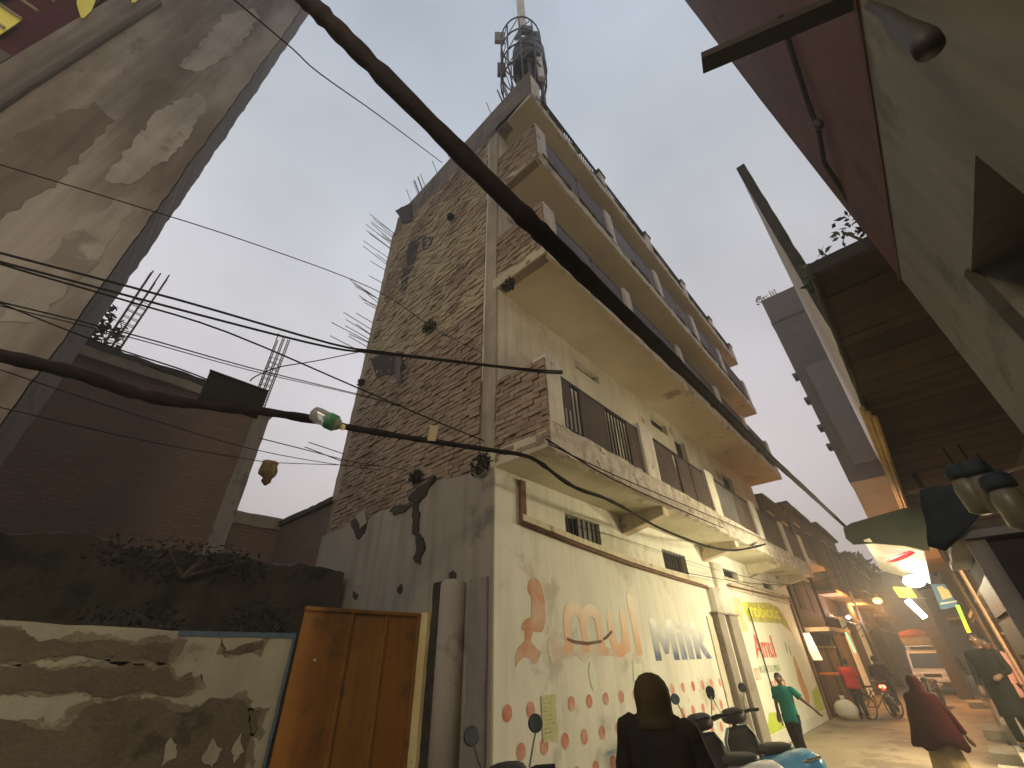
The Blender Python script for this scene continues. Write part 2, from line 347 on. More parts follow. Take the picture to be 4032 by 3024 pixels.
# posts and railings
PX = [4.05, 7.02, 10.40, 13.92, 17.2, 20.0]
def post(x, y, z0, z1, wd, name='post', m='post_white', cap=False, dp=.26):
    if x < 4.1: x += .045; wd -= .045
    o = MB().rough(x, x+wd, y-.012, y+dp, z0, z1, seg=.2, j=.018, seed=x*3+z0).build(name, m, bld)
    if cap: MB().rough(x-.04, x+wd+.04, y-.04, y+dp+.03, z1-.02, z1+.10, seg=.12, j=.03, seed=x).build('cap', 'moss', o)
    return o
def railing(x0, x1, y, z0, z1, sheets, bars=.11, rail=.05, low=True):
    r_ = MB(); r_.bar((x0, y, z1), (x1, y, z1), rail, rail)
    if low: r_.bar((x0, y, z0+.05), (x1, y, z0+.05), .03, .03)
    o = r_.build('railing', 'black_metal', bld)
    if bars:
        b_ = MB(); n = int((x1-x0)/bars)
        for k in range(1, n):
            x = x0+k*(x1-x0)/n; b_.box(x-.011, x+.011, y-.011, y+.011, z0, z1)
        tag(b_.build('railing_bars', 'black_metal', o), kind='stuff')
    for (a, b, za, zb, m) in sheets: MB().rough(a, b, y-.03, y-.018, za, zb, seg=.3, j=.015, seed=a).build('railing_sheet', m, o)
for i, x in enumerate(PX): post(x, YB, S1+.42, 5.72 if i else 5.80, .40 if i == 0 else .55)
yb = YB+.06
railing(4.45, 7.02, yb, 4.66, 5.58, [(4.46,4.74,5.05,5.56,'brown_sheet'), (5.0,5.80,4.68,5.56,'brown_sheet'), (6.55,7.0,4.68,5.56,'brown_sheet')])
railing(7.57, 10.40, yb, 4.66, 5.62, [(7.6,8.55,4.68,5.58,'brown_sheet'), (8.75,9.45,4.68,5.58,'brown_sheet'), (9.5,10.36,4.68,5.58,'brown_sheet')], bars=.2)
railing(10.95, 13.92, yb, 4.66, 5.66, [(10.98,12.4,4.68,5.6,'grey_sheet'), (12.45,13.9,4.68,5.6,'brown_sheet')], bars=.2)
railing(14.47, 17.2, yb, 4.66, 5.66, [(14.5,17.15,4.68,5.6,'brown_sheet')], bars=.3)
railing(17.75, 20.0, yb, 4.66, 5.66, [(17.8,19.95,4.68,5.6,'brown_sheet')], bars=.3)
for zf, zt, x1 in ((S2+.28, 9.45, XE-.25), (S3+.3, 12.75, XE)):
    px = [4.05, 7.3, 10.4, 13.5, 16.4]+[x1-.4]
    for i, x in enumerate(px): post(x, YU, zf-.05, zt+.13, .42 if i == 0 else .34)
    for i, (a, b) in enumerate(zip(px, px[1:])):
        a2 = a+(.44 if i == 0 else .36); m = ('grey_sheet', 'brown_sheet')[(i+int(zf)) % 2]
        railing(a2, b-.02, YU+.07, zf, zt, [(a2+.02, a2+(b-a2)*.48, zf+.03, zt-.06, m), (a2+(b-a2)*.5, b-.05, zf+.03, zt-.05, 'brown_sheet')], bars=.35)
px = [4.05, 7.6, 10.9, 14.2, 17.4, 20.25]
for i, x in enumerate(px): post(x, YU, S4+.26, 15.75 if i == 0 else 15.35, .42 if i == 0 else .34, cap=i > 0)
for i, (a, b) in enumerate(zip(px, px[1:])): railing(a+(.44 if i == 0 else .36), b-.02, YU+.07, S4+.30, 15.28, [], bars=.125, rail=.06)

# ---- the side wall: brick on a mortar bed, plaster below
side = MB().box(XS+.036, 4.36, YF+.02, 9.18, 0, 15.45).build('side_wall', 'mortar', bld)
MB().rough(XS-.012, XS+.1, YF+.0, YF+.31, S1+.2, S4+.1, seg=.3, j=.02, seed=31).build('corner_column', 'concrete', bld)
MB().rough(XS-.004, XS+.1, YF+.315, YF+.36, 5.9, S4, seg=.3, j=.02, seed=32).build('drain_pipe', 'post_white', bld)
MB().rough(XS+.01, XS+.1, 8.93, 9.24, 4.9, 14.6, seg=.25, j=.03, seed=33).build('rear_column', 'concrete', bld)
rb = R_
def brick_rows(y0, y1, z0, z1, pale):
    out = []; row = 0; z = z0
    while z < z1-.05:
        y = y0-(.12 if row % 2 else 0); h = .072
        while y < y1-.03:
            l = .228+rb.uniform(-.01,.01); a, b = max(y, y0), min(y+l, y1)
            if b-a > .05 and rb.random() > .022: out.append((a, b, z+rb.uniform(-.004,.004), h+rb.uniform(-.004,.004), rb.uniform(-.012,.026), rb.uniform(-.009,.009), pale(( a+b)/2, z)))
            y += l+.012
        z += .085; row += 1
    return out
def palef(y, z):
    v = noise.noise((y*.6, z*.5, 1.7))+.35*noise.noise((y*2, z*2, 5))
    return z > 7.78+.12*noise.noise((y*2, 0, 0)) and v > (-.42 if z < 11.2 else -.05)
BR = brick_rows(YF+.37, 8.93, 3.55, 14.35, palef)
for (za, zb, yo) in ((S1+.05, 5.76, YB+.0), (S2+.0, 9.50, YU+.0), (S3+.0, 12.86, YU+.0)):
    MB().box(XS+.03, XS+.2, yo+.03, YF-.0, za, zb-.03).build('balcony_end_wall', 'mortar', bld)
    BR += brick_rows(yo+.005, YF-.01, za+.02, zb, lambda y, z: 8 < z < 8.6 and noise.noise((y*3, z*3, 2)) > -.1)
BR.sort(key=lambda t: (t[0]**2+XS**2+(t[2]-CAM_H)**2) if t[2] > 4.0+max(0, (6-t[0])*.0) else 1e6)
def brickmesh(mb, t, ox=0):
    a, b, z, h, pr, tw, p = t; x0, x1 = XS-pr, XS+.05
    c = .004
    mb.add([(x0+tw, a, z), (x0-tw, b, z), (x0-tw, b, z+h), (x0+tw, a, z+h), (x1, a, z), (x1, b, z), (x1, b, z+h), (x1, a, z+h)], [(0,1,2,3),(1,5,6,2),(4,0,3,7),(3,2,6,7),(4,5,1,0)])
for t in BR[:300]:
    mb = MB(); brickmesh(mb, t); mb.build('brick', 'brick_pale' if t[6] else 'brick', side, recalc=False)
for pale in (False, True):
    mb = MB()
    for t in BR[300:]:
        if bool(t[6]) == pale: brickmesh(mb, t)
    tag(mb.build('brickwork', 'brick_pale' if pale else 'brick', side, recalc=False), kind='stuff')
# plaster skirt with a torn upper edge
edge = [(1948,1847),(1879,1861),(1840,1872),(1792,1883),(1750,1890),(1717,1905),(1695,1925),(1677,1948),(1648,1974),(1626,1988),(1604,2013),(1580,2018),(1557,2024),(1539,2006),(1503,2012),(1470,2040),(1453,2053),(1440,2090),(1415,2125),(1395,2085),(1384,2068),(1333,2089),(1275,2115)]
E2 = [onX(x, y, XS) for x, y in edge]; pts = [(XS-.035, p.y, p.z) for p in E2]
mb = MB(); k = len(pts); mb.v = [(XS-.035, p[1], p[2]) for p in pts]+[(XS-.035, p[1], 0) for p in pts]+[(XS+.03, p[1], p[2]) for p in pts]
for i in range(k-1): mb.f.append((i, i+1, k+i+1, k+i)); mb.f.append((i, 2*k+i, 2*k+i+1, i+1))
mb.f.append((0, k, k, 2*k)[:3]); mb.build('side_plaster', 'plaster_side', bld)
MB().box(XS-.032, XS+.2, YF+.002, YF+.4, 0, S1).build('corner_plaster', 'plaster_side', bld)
# torn dark growth along the edge and down the crack
def blot(px, X, m, name, parent, th=.03):
    P = [onX(x, y, X) for x, y in px]; Q = []
    for i, p in enumerate(P):
        q = P[(i+1) % len(P)]; n = max(1, int((q-p).length/.035))
        for k in range(n):
            t = p.lerp(q, k/n); v = t*9; Q.append(t+Vector((0, noise.noise(v)*.05+noise.noise(v*3)*.02, noise.noise(v+Vector((4,4,4)))*.05)))
    mb = MB(); mb.prism(Q, (-th, 0, 0)); return mb.build(name, m, parent)
crk = [(1627,1985),(1650,1985),(1655,2050),(1652,2100),(1672,2125),(1675,2170),(1660,2195),(1657,2225),(1632,2200),(1645,2160),(1640,2120),(1630,2095),(1628,2040)]
blot(crk, XS-.036, 'dark_crack', 'wall_crack', bld)
blot([(1620,1980),(1610,1960),(1640,1930),(1690,1900),(1710,1870),(1725,1880),(1700,1915),(1680,1950),(1655,1985)], XS-.02, 'dark_crack', 'wall_crack', bld, .05)
blot([(1540,2010),(1560,1990),(1605,1990),(1625,1990),(1600,2015),(1560,2026)], XS-.03, 'moss', 'moss_patch', bld)
blot([(1385,2060),(1420,2030),(1450,2050),(1440,2095),(1412,2128)], XS-.03, 'dark_crack', 'wall_hole', bld)
blot([(1405,2030),(1440,2000),(1445,2060),(1420,2080)], XS-.06, 'plaster_side', 'plaster_flake', bld, .02)
for (x, y, r_) in ((1575,2320,14), (1400,2345,15), (1785,2272,22), (1283,2372,14)):
    P = [(x+r_*.8*math.cos(t*.785)*R_.uniform(.7,1.1), y+r_*1.3*math.sin(t*.785)*R_.uniform(.7,1.1)) for t in range(8)]; blot(P, XS-.036, 'dark_crack', 'beam_socket', bld, .012)
# dark holes and broken openings in the brick
for P in ([(1620,950),(1650,945),(1640,1000),(1630,1040),(1605,1045),(1600,985)], [(1590,1060),(1615,1060),(1605,1110),(1590,1160),(1580,1150)], [(1660,930),(1710,935),(1690,975),(1668,985)]):
    blot(P, XS-.01, 'dark_crack', 'wall_hole', bld, .012)
blot([(1462,1410),(1510,1395),(1580,1400),(1600,1440),(1560,1475),(1480,1480)], XS-.015, 'dark_crack', 'wall_hole', bld, .012)
blot([(1560,1385),(1585,1385),(1580,1510),(1560,1500)], XS-.03, 'brown_sheet', 'loose_board', bld, .03)
blot([(1560,830),(1620,800),(1625,870),(1590,880)], XS-.02, 'dark_crack', 'wall_hole', bld, .03)
# roof parapet of the side
mb = MB(); mb.prism([(XS-.01, YU+.02, S4+.25), (XS-.01, YU+.02, 15.95), (XS-.01, 5.0, 15.75), (XS-.01, 8.9, 15.5), (XS-.01, 9.1, 14.3), (XS-.01, YF+.1, 14.2)], (.28, 0, 0)); mb.build('roof_parapet', mat('parapet', (.21,.175,.13), (.15,.125,.095), 1.2, (.09,.075,.06), 1.1, .55, streak=.4, bump=.4), bld)
MB().box(XS+.2, XE+.3, YU+.2, 9.1, S4+.33, S4+.42).build('roof', 'concrete', bld)
# rebar ends
rbm = []
for i in range(46):
    if i < 34: y, z = 9.16+R_.uniform(-.1,.05), R_.choice((6.05,7.0,9.3,10.0,10.9,11.5,12.2,12.9,13.6,14.2))+R_.uniform(-.3,.3)
    else: y, z = R_.uniform(3.6,8.6), 15.65
    l = R_.uniform(.35,1.15) if i < 34 else R_.uniform(.1,.3)
    if i < 34: q = (XS-l, y+R_.uniform(-.05,.1), z+R_.uniform(-.06,.12)); p = (XS+.1, y, z)
    else: p = (XS+.15, y, 15.4); q = (XS-.25, y, z+.45)
    MB().tube([p, q], .011, 5).build('rebar', 'rust_pipe', bld)

# ---- ground floor trim: frame, mouldings, pier
MB().rough(4.56, 4.68, YF-.06, YF+.01, 3.5, 4.15, j=.02, seed=3).build('frame_upright', 'rust_pipe', bld)
mb = MB(); P = [(4.58,3.50),(6.0,3.40),(7.7,3.31),(9.5,3.26),(11.5,3.22)]
mb.tube([(x, YF-.05, z) for x, z in P], .032, 8); mb.build('signboard_pipe', 'rust_pipe', bld, smooth=True)
mb = MB(); mb.rings([[(x, YF+.01, z+.04), (x, YF-.07, z+.04), (x, YF-.07, z+.13), (x, YF+.01, z+.16)] for x, z in P]); mb.build('moulding', 'fascia', bld)
for z, d in ((3.56,.07), (3.44,.05), (3.34,.04)):
    MB().rough(12.95, 19.75, YF-d, YF+.01, z, z+.065, j=.012, seed=z).build('moulding', 'fascia', bld)
MB().tube([(12.95, YF-.06, 3.40), (19.7, YF-.07, 3.50)], .025, 8).build('signboard_pipe', 'rust_pipe', bld, smooth=True)
MB().lathe((11.72, YF+.02, 2.68), [(.27,0),(.27,.55)], 20).build('half_column', 'white_paint', bld, smooth=False)
mb = MB(); mb.tube([(11.72, YF-.02, 2.68), (11.72, YF-.02, 3.22)], .24, 20); mb.build('half_column', 'white_paint', bld, smooth=True)
mb = MB()
for k in range(4): mb.tube([(12.22+k*.16, YF-.03, 2.68), (12.22+k*.16, YF-.03, 3.9)], .085, 12)
mb.build('fluted_column', 'white_paint', bld, smooth=True)
MB().box(11.36, 11.78, YF-.16, YF+.02, 0, 2.66).build('pier_casing', 'casing', bld, bevel=.02)
MB().box(12.14, 12.76, YF-.16, YF+.02, 0, 2.66).build('pier_casing', 'casing', bld, bevel=.02)
MB().box(11.78, 12.14, YF-.06, YF+.02, 0, 2.66).build('pier_strip', 'white_paint', bld)
MB().box(11.32, 12.8, YF-.19, YF+.02, 2.66, 2.70).build('pier_cap', 'casing', bld)
MB().rough(11.0, 11.34, YF-.03, YF+.01, 0, 2.6, j=.02, seed=9).build('pier_strip', 'plaster_white', bld)
# far end of the wall: edge strip, orange lamplight put into its rust colour
MB().rough(19.72, 19.9, YF-.08, YF+.01, 0, 3.6, j=.02, seed=12).build('frame_upright', 'rust_pipe', bld)

# ---- painted advertisement on the shop wall
WALLC = (.62,.60,.52)
yp = YF-.004
m_red = faded('faded_red', (.50,.14,.09), (.60,.42,.34), .56, 5)
m_peach = faded('faded_peach', (.82,.62,.42), (.72,.58,.45), .55, 4); m_pink = faded('faded_pink', (.58,.40,.32), WALLC, .47, 3)
m_orange = faded('faded_orange', (.55,.25,.14), (.6,.45,.35), .52, 4)
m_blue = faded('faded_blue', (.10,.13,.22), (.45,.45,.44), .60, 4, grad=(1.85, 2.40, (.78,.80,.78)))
def paint(poly, m, name='painted_mark', y=yp, o=(1200,1974), s=1400/2212):
    P = [onY(o[0]+a*s, o[1]+b*s, y) for a, b in poly]; mb = MB(); mb.quad(*P); return mb.build(name, m, bld, recalc=False)
paint([(1420,475),(1455,490),(1478,540),(1492,620),(1500,720),(1488,790),(1475,815),(1400,806),(1352,803),(1350,770),(1375,735),(1408,722),(1412,650),(1410,590),(1388,565),(1388,520),(1402,485)], m_orange, 'painted_letter')
paint([(1372,800),(1418,812),(1410,850),(1405,878),(1372,880)], m_orange, 'painted_letter', yp-.001)
paint([(1312,1040),(1310,970),(1330,910),(1365,876),(1412,878),(1440,910),(1472,945),(1440,1005),(1425,1012),(1408,980),(1380,970),(1350,978),(1328,1005)], m_orange, 'painted_letter')
def stroke(pts, wd, m, name='painted_letter', dy=0.0):
    Q = [onY(1200+a*1400/2212, 1974+b*1400/2212, yp-dy) for a, b in pts]; mb = MB(); L_, R2 = [], []
    for i, p in enumerate(Q):
        d = (Q[min(i+1,len(Q)-1)]-Q[max(i-1,0)]).normalized(); n = Vector((-d.z, 0, d.x)); ww = wd*(.8 if i in (0, len(Q)-1) else 1)
        L_.append(p+n*ww); R2.append(p-n*ww)
    for i in range(len(Q)-1): mb.quad(L_[i], L_[i+1], R2[i+1], R2[i])
    return mb.build(name, m, bld, recalc=False)
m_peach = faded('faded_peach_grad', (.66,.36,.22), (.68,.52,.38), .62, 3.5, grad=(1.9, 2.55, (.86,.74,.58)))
def wstroke(P, wd, dy=0.0, tip=.85):
    Q = []
    for i in range(len(P)-1):
        p0, p1, p2, p3 = [Vector((*P[k], 0)) for k in (max(i-1,0), i, i+1, min(i+2,len(P)-1))]
        for k in range(4): t = k/4; Q.append(.5*((2*p1)+(p2-p0)*t+(2*p0-5*p1+4*p2-p3)*t*t+(3*p1-p0-3*p2+p3)*t**3))
    Q.append(Vector((*P[-1], 0))); L_, R2 = [], []; mb = MB()
    for i, p in enumerate(Q):
        d = (Q[min(i+1,len(Q)-1)]-Q[max(i-1,0)]).normalized(); n = Vector((-d.y, d.x, 0))*wd*(tip if i == 0 else 1)*(1+.12*noise.noise((p.x*5, p.y*5, 2))); L_.append(p+n); R2.append(p-n)
    for i in range(len(Q)-1): mb.quad(*[(v.x, yp-dy, v.y) for v in (L_[i], L_[i+1], R2[i+1], R2[i])])
    return mb.build('painted_letter', m_peach, bld, recalc=False)
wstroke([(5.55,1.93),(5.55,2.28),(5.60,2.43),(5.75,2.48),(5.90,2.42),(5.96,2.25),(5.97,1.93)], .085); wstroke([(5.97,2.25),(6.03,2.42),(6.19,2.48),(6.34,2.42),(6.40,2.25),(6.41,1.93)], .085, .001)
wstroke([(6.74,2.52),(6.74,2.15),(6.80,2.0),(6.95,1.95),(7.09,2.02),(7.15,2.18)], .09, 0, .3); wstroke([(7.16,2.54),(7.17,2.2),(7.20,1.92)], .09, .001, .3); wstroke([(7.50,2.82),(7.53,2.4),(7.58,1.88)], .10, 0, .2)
paint([(1510,860),(1560,830),(1640,880),(1760,890),(1880,905),(2070,950),(2085,990),(2000,985),(1900,960),(1780,965),(1740,1010),(1700,960),(1600,965),(1540,1015),(1515,950)], m_pink, 'painted_mark', yp+.001)
stroke([(1630,855),(1680,875),(1760,885),(1850,870)], .022, MATS['rust_pipe'], 'painted_mark', .003); stroke([(1855,860),(1880,845),(1912,808)], .022, MATS['rust_pipe'], 'painted_mark', .003)
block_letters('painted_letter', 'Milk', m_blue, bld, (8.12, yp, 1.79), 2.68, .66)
for r_, (z, x0) in enumerate(((1.37, 4.28), (1.02, 4.50), (.69, 4.28), (.35, 4.5))):
    x = x0; k = 0
    while x < 11.2:
        if not (r_ == 0 and 4.85 < x < 5.25):
            mb = MB(); rr = .078*R_.uniform(.94,1.04); mb.quad(*[(x+rr*math.cos(t*math.pi/10), yp, z+rr*math.sin(t*math.pi/10)) for t in range(20)]); mb.build('painted_dot', m_red, bld, recalc=False)
        x += .405+.012*(x-4.3)
m_note = faded('notice', (.55,.55,.30), (.42,.42,.22), .5, 22)
MB().box(4.885, 5.165, YF-.012, YF-.006, 1.05, 1.49).build('paper_notice', m_note, bld)
mb = MB()
for k in range(9): mb.box(4.91, 5.13-R_.uniform(0,.08), YF-.014, YF-.0125, 1.42-k*.04-.012, 1.42-k*.04)
mb.build('notice_print', faded('notice_ink', (.25,.25,.12), (.5,.5,.28), .5, 30), bld)
m_scrap = faded('paper_scrap', (.72,.74,.62), (.62,.64,.5), .5, 12)
o7 = (2000,2500); s7 = 700/2212
paint([(1020,330),(1055,360),(1085,440),(1112,540),(1115,660),(1070,690),(1040,640),(1020,560),(1005,450)], m_scrap, 'paper_scrap', yp-.003, o7, s7)
paint([(1555,310),(1590,360),(1665,355),(1680,430),(1640,520),(1620,630),(1570,600),(1560,450)], m_scrap, 'paper_scrap', yp-.003, o7, s7)
paint([(1170,1495),(1230,1450),(1320,1425),(1430,1420),(1425,1445),(1330,1470),(1250,1490),(1190,1510)], faded('faded_sky', (.30,.42,.48), WALLC, .52, 8), 'painted_mark', yp-.001, o7, s7)
# right hand panel
yq = YF-.006
def rect(x0, x1, z0, z1, m, name='painted_mark', y=yq):
    mb = MB(); mb.quad((x0,y,z0),(x1,y,z0),(x1,y,z1),(x0,y,z1)); return mb.build(name, m, bld, recalc=False)
rect(13.0, 19.6, .25, 3.30, mat('panel_paint', (.72,.72,.60), (.66,.67,.54), .8, (.58,.58,.46), 1, .6, streak=.12, bump=.1, rough=.7), 'painted_panel')
m_olive = faded('olive', (.36,.33,.06), (.50,.48,.16), .52, 2.5)
mb = MB(); mb.quad((14.1,yq-.003,2.60),(17.6,yq-.003,2.66),(18.5,yq-.003,2.45),(18.75,yq-.003,2.2),(18.3,yq-.003,2.9),(17.8,yq-.003,3.15),(16.8,yq-.003,3.22),(14.2,yq-.003,3.08)); mb.build('painted_mark', m_olive, bld, recalc=False)
letters('painted_letters', 'Probiotic', faded('yellow_letters', (.80,.72,.06), (.6,.55,.15), .6, 6), bld, (14.0, yq-.006, 2.72), (1,0,.02), (0,0,1), 3.7, .36, bold=.02)
letters('painted_letters', 'Amul', faded('red_letters', (.55,.07,.05), (.70,.50,.42), .60, 6), bld, (13.95, yq-.004, 1.75), (1,0,0), (.05,0,1), 1.85, .55, bold=.025)
letters('painted_letters', 'BUTTER MILK', faded('green_letters', (.20,.30,.16), (.66,.66,.54), .54, 7), bld, (13.85, yq-.004, 1.43), (1,0,0), (0,0,1), 1.95, .15, bold=.012)
letters('painted_letters', 'BUTTER', faded('red_letters2', (.58,.12,.09), (.70,.5,.42), .55, 7), bld, (14.4, yq-.004, .98), (1,0,0), (0,0,1), 1.5, .26, bold=.016)
rect(13.1, 13.85, 2.35, 3.15, faded('orange_card', (.75,.40,.16), (.72,.60,.45), .5, 3), 'painted_mark', yq-.003)
rect(13.35, 13.75, 1.30, 1.55, faded('red_card', (.60,.18,.12), (.7,.6,.5), .55, 4), 'painted_mark', yq-.003)
mb = MB(); mb.quad(*[(17.75+.42*math.cos(t*.3142)*(1 if math.sin(t*.3142) < 0 else .62), yq-.003, 1.15+.62*math.sin(t*.3142)) for t in range(20)]); mb.build('painted_mark', faded('brown_blob', (.42,.20,.08), (.6,.36,.2), .5, 2.5), bld, recalc=False)
for x, z in ((17.2,2.0), (17.55,1.9)):
    mb = MB(); mb.quad(*[(x+.07*math.cos(t*.52)+.05*math.sin(t*.52), yq-.003, z+.15*math.sin(t*.52)) for t in range(12)]); mb.build('painted_mark', faded('leaf_paint', (.22,.28,.10), (.5,.5,.35), .6, 6), bld, recalc=False)
m_lime = faded('lime_paint', (.42,.52,.04), (.5,.55,.2), .58, 3)
mb = MB(); mb.quad((18.3,yq-.003,.28),(19.55,yq-.003,.28),(19.55,yq-.003,.92),(18.6,yq-.003,.80)); mb.build('painted_mark', m_lime, bld, recalc=False)
mb = MB(); mb.quad((13.0,yq-.003,.28),(14.6,yq-.003,.28),(14.2,yq-.003,.62),(13.6,yq-.003,.66)); mb.build('painted_mark', m_lime, bld, recalc=False)
MB().tube([(14.3, YF-.05, .35), (14.3, YF-.05, 2.95)], .018, 6).build('conduit', 'black_metal', bld)
# cement drum casing and ruined pilaster on the side wall, below
MB().lathe((XS-.14, 4.62, 0), [(.17,0),(.17,2.72),(.12,2.76)], 18).build('cement_pipe', 'plaster_side', bld, smooth=True)
MB().rough(XS-.10, XS+.02, 4.82, 5.12, 0, 2.78, seg=.1, j=.03, seed=21).build('old_pilaster', 'dark_crack', bld)
MB().rough(XS-.08, XS+.02, 4.05, 4.40, 0, 2.75, seg=.2, j=.03, seed=22).build('old_pilaster', 'casing', bld)

# ------------------------------------------------------------------ left: boundary wall, gate, tall plastered building, brick house, shed, bushes
def ragged(P, seg=.06, j=.02, seed=0):
    out = []
    for i, p in enumerate(P):
        q = P[(i+1) % len(P)]; n = max(1, int((q-p).length/seg))
        for k in range(n):
            t = p.lerp(q, k/n); v = t*6+Vector((seed, seed, seed)); out.append(t+Vector((noise.noise(v)+.5*noise.noise(v*4), 0, noise.noise(v+Vector((5,5,5)))+.5*noise.noise(v*4+Vector((2,2,2)))))*j*1.3)
    return out
mat('bw_plaster', (.36,.335,.25), (.29,.27,.205), 1.2, (.22,.195,.145), 1.4, .57, streak=.2, bump=.3)
mat('bw_bare', (.125,.098,.064), (.10,.077,.05), 2.5, (.065,.05,.035), 1.8, .55, bump=.8, bscale=25)
mat('blue_rim', (.05,.09,.14), (.08,.12,.16), 5, bump=.3)
bw = thing('boundary_wall', (-.5, 5.4, 0), 'low plastered boundary wall with dark peeled patches beside the orange gate', 'wall')
mb = MB(); xs = [-3.2+i*.18 for i in range(31)]; xs[-1] = 2.27
mb.rings([[(x, 5.3, 0), (x, 5.5, 0), (x, 5.5, 2.19-.03*max(0,x)+.012*noise.noise((x*3,1,0))), (x, 5.3, 2.19-.035*max(0,x)+.014*noise.noise((x*4,0,0)))] for x in xs]); mb.build('wall_body', 'bw_plaster', bw)
o8, s8 = (0,1974), 1400/2212
for i, P in enumerate(([(-300,790),(140,812),(260,885),(440,868),(640,858),(760,872),(900,888),(1090,895),(1040,960),(1030,1000),(820,992),(680,990),(500,950),(300,962),(180,982),(-300,980)],
          [(-300,1000),(300,1040),(700,1030),(1040,1040),(1110,1110),(1195,1068),(1215,1150),(1130,1185),(700,1190),(300,1192),(-300,1170)],
          [(-300,1300),(100,1385),(400,1420),(500,1312),(620,1262),(760,1232),(980,1250),(1060,1310),(1180,1322),(1300,1245),(1450,1220),(1540,1270),(1560,1420),(1500,1900),(-300,1900)],
          [(1385,872),(1430,925),(1520,900),(1640,882),(1600,930),(1480,945),(1395,930)], [(1560,1290),(1620,1300),(1600,1440),(1560,1430)])):
    Q = ragged([onY(o8[0]+a*s8, o8[1]+b*s8, 5.296) for a, b in P], seed=i*3.3, seg=.025, j=.035); m_ = MB(); m_.prism(Q, (0, -.006, 0)); m_.build('bare_patch', 'bw_bare', bw)
    cq = sum(Q, Vector())/len(Q); Q2 = ragged([Vector((p.x+(.05 if p.x > cq.x else -.05), 5.2985, p.z+(.028 if p.z > cq.z else -.028))) for p in [onY(o8[0]+a*s8, o8[1]+b*s8, 5.2985) for a, b in P]], seed=i*7.7+1, seg=.02, j=.05); m_ = MB(); m_.prism(Q2, (0, -.003, 0)); m_.build('worn_rim', mat('bw_rim', (.20,.17,.115), (.15,.125,.085), 3, (.27,.24,.17), 5, .55, bump=.6), bw)
for i, P in enumerate(([(1030,1530),(1075,1490),(1090,1530),(1060,1600),(1010,1625)], [(1270,1610),(1310,1540),(1330,1480),(1375,1530),(1360,1600),(1330,1650)], [(1440,1560),(1455,1500),(1490,1450),(1500,1530),(1470,1600)])):
    Q = ragged([onY(o8[0]+a*s8, o8[1]+b*s8, 5.289) for a, b in P], seed=i*5.1, seg=.02, j=.045); m_ = MB(); m_.prism(Q, (0, -.005, 0)); m_.build('plaster_flake', 'bw_plaster', bw)
MB().rough(1.2, 2.285, 5.288, 5.32, 2.10, 2.15, seg=.08, j=.012, seed=4).build('painted_rim', 'blue_rim', bw)
MB().rough(2.262, 2.292, 5.285, 5.32, .2, 2.12, seg=.08, j=.012, seed=6).build('painted_rim', 'blue_rim', bw)

mat('gate_sheet', (.33,.13,.018), (.26,.10,.015), 1.6, (.18,.085,.018), 1.2, .56, streak=.35, rough=.55, bump=.12, spec=.4)
mat('gate_sheet2', (.31,.14,.02), (.24,.105,.018), 1.2, (.15,.08,.02), 1.5, .58, streak=.35, rough=.55, bump=.12, spec=.4)
mat('gate_post', (.78,.66,.30), (.68,.56,.25), 3, (.36,.26,.10), 4, .6, bump=.3, rough=.7)
gt = thing('sheet_metal_gate', (3.2, 5.3, 0), 'tall orange brown sheet metal gate between boundary wall and brick building', 'gate')
for k, (a, b, m_, dy) in enumerate(((2.33,2.93,'gate_sheet',0), (2.94,3.42,'gate_sheet2',.012), (3.43,3.92,'gate_sheet',.004))):
    MB().rough(a, b, 5.30+dy, 5.325+dy, .05, 2.395, seg=.3, j=.008, seed=k).build('gate_panel', m_, gt)
    MB().box(b-.035, b+.005, 5.282, 5.30, .05, 2.385).build('gate_rib', 'gate_sheet2', gt, bevel=.004)
MB().box(2.32, 3.93, 5.275, 5.31, 2.372, 2.412).build('gate_frame', 'gate_sheet', gt, bevel=.005)
MB().rough(3.935, 4.02, 5.14, 5.32, 0, 2.42, seg=.15, j=.012, seed=5).build('gate_post', 'gate_post', gt)
MB().lathe((2.55, 5.285, 1.9), [(.013,0),(.013,.01)], 10, (0,-1,0)).build('paint_fleck', 'fascia', gt)

mat('tall_plaster', (.125,.10,.08), (.31,.285,.25), .95, (.07,.055,.042), 1.1, .56, streak=.3, bump=.3, bscale=15, squash=(1,1,.2), soft3=.10)
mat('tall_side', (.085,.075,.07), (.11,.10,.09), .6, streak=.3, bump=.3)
mat('yellow_paint', (.85,.78,.18), (.75,.68,.15), 1, bump=0); mat('maroon_cloth', (.055,.015,.022), (.075,.02,.03), 3, bump=.3)
tb = thing('plastered_tower_block', (-2, 7, 0), 'tall stained plaster building beside the boundary wall with a barred yellow window', 'building')
def edge_x(z): return -.74-.020*(z-3)-.025*noise.noise((z*1.3, 0, 0))-.02*noise.noise((z*5.1, 3, 0))
zs = [i*.12 for i in range(208)]
mb = MB(); mb.rings([[(edge_x(z), 6.3, z), (edge_x(z)+.03, 7.95, z), (-7.5, 7.95, z), (-7.5, 6.3, z)][0:2]+[(-2.86, 7.95, z), (-2.86, 6.3, z)] for z in zs]); mb.build('wall', 'tall_plaster', tb)
mb = MB(); k = len(zs); mb.v = [(edge_x(z)+.012, 6.32, z) for z in zs]+[(edge_x(z)+.05, 7.9, z) for z in zs]
for i in range(k-1): mb.f.append((i, k+i, k+i+1, i+1))
mb.build('side_face', 'tall_side', tb, recalc=False)
MB().box(-8, -2.87, 6.3, 7.95, 0, 8.7).build('lower_wall', 'tall_side', tb)
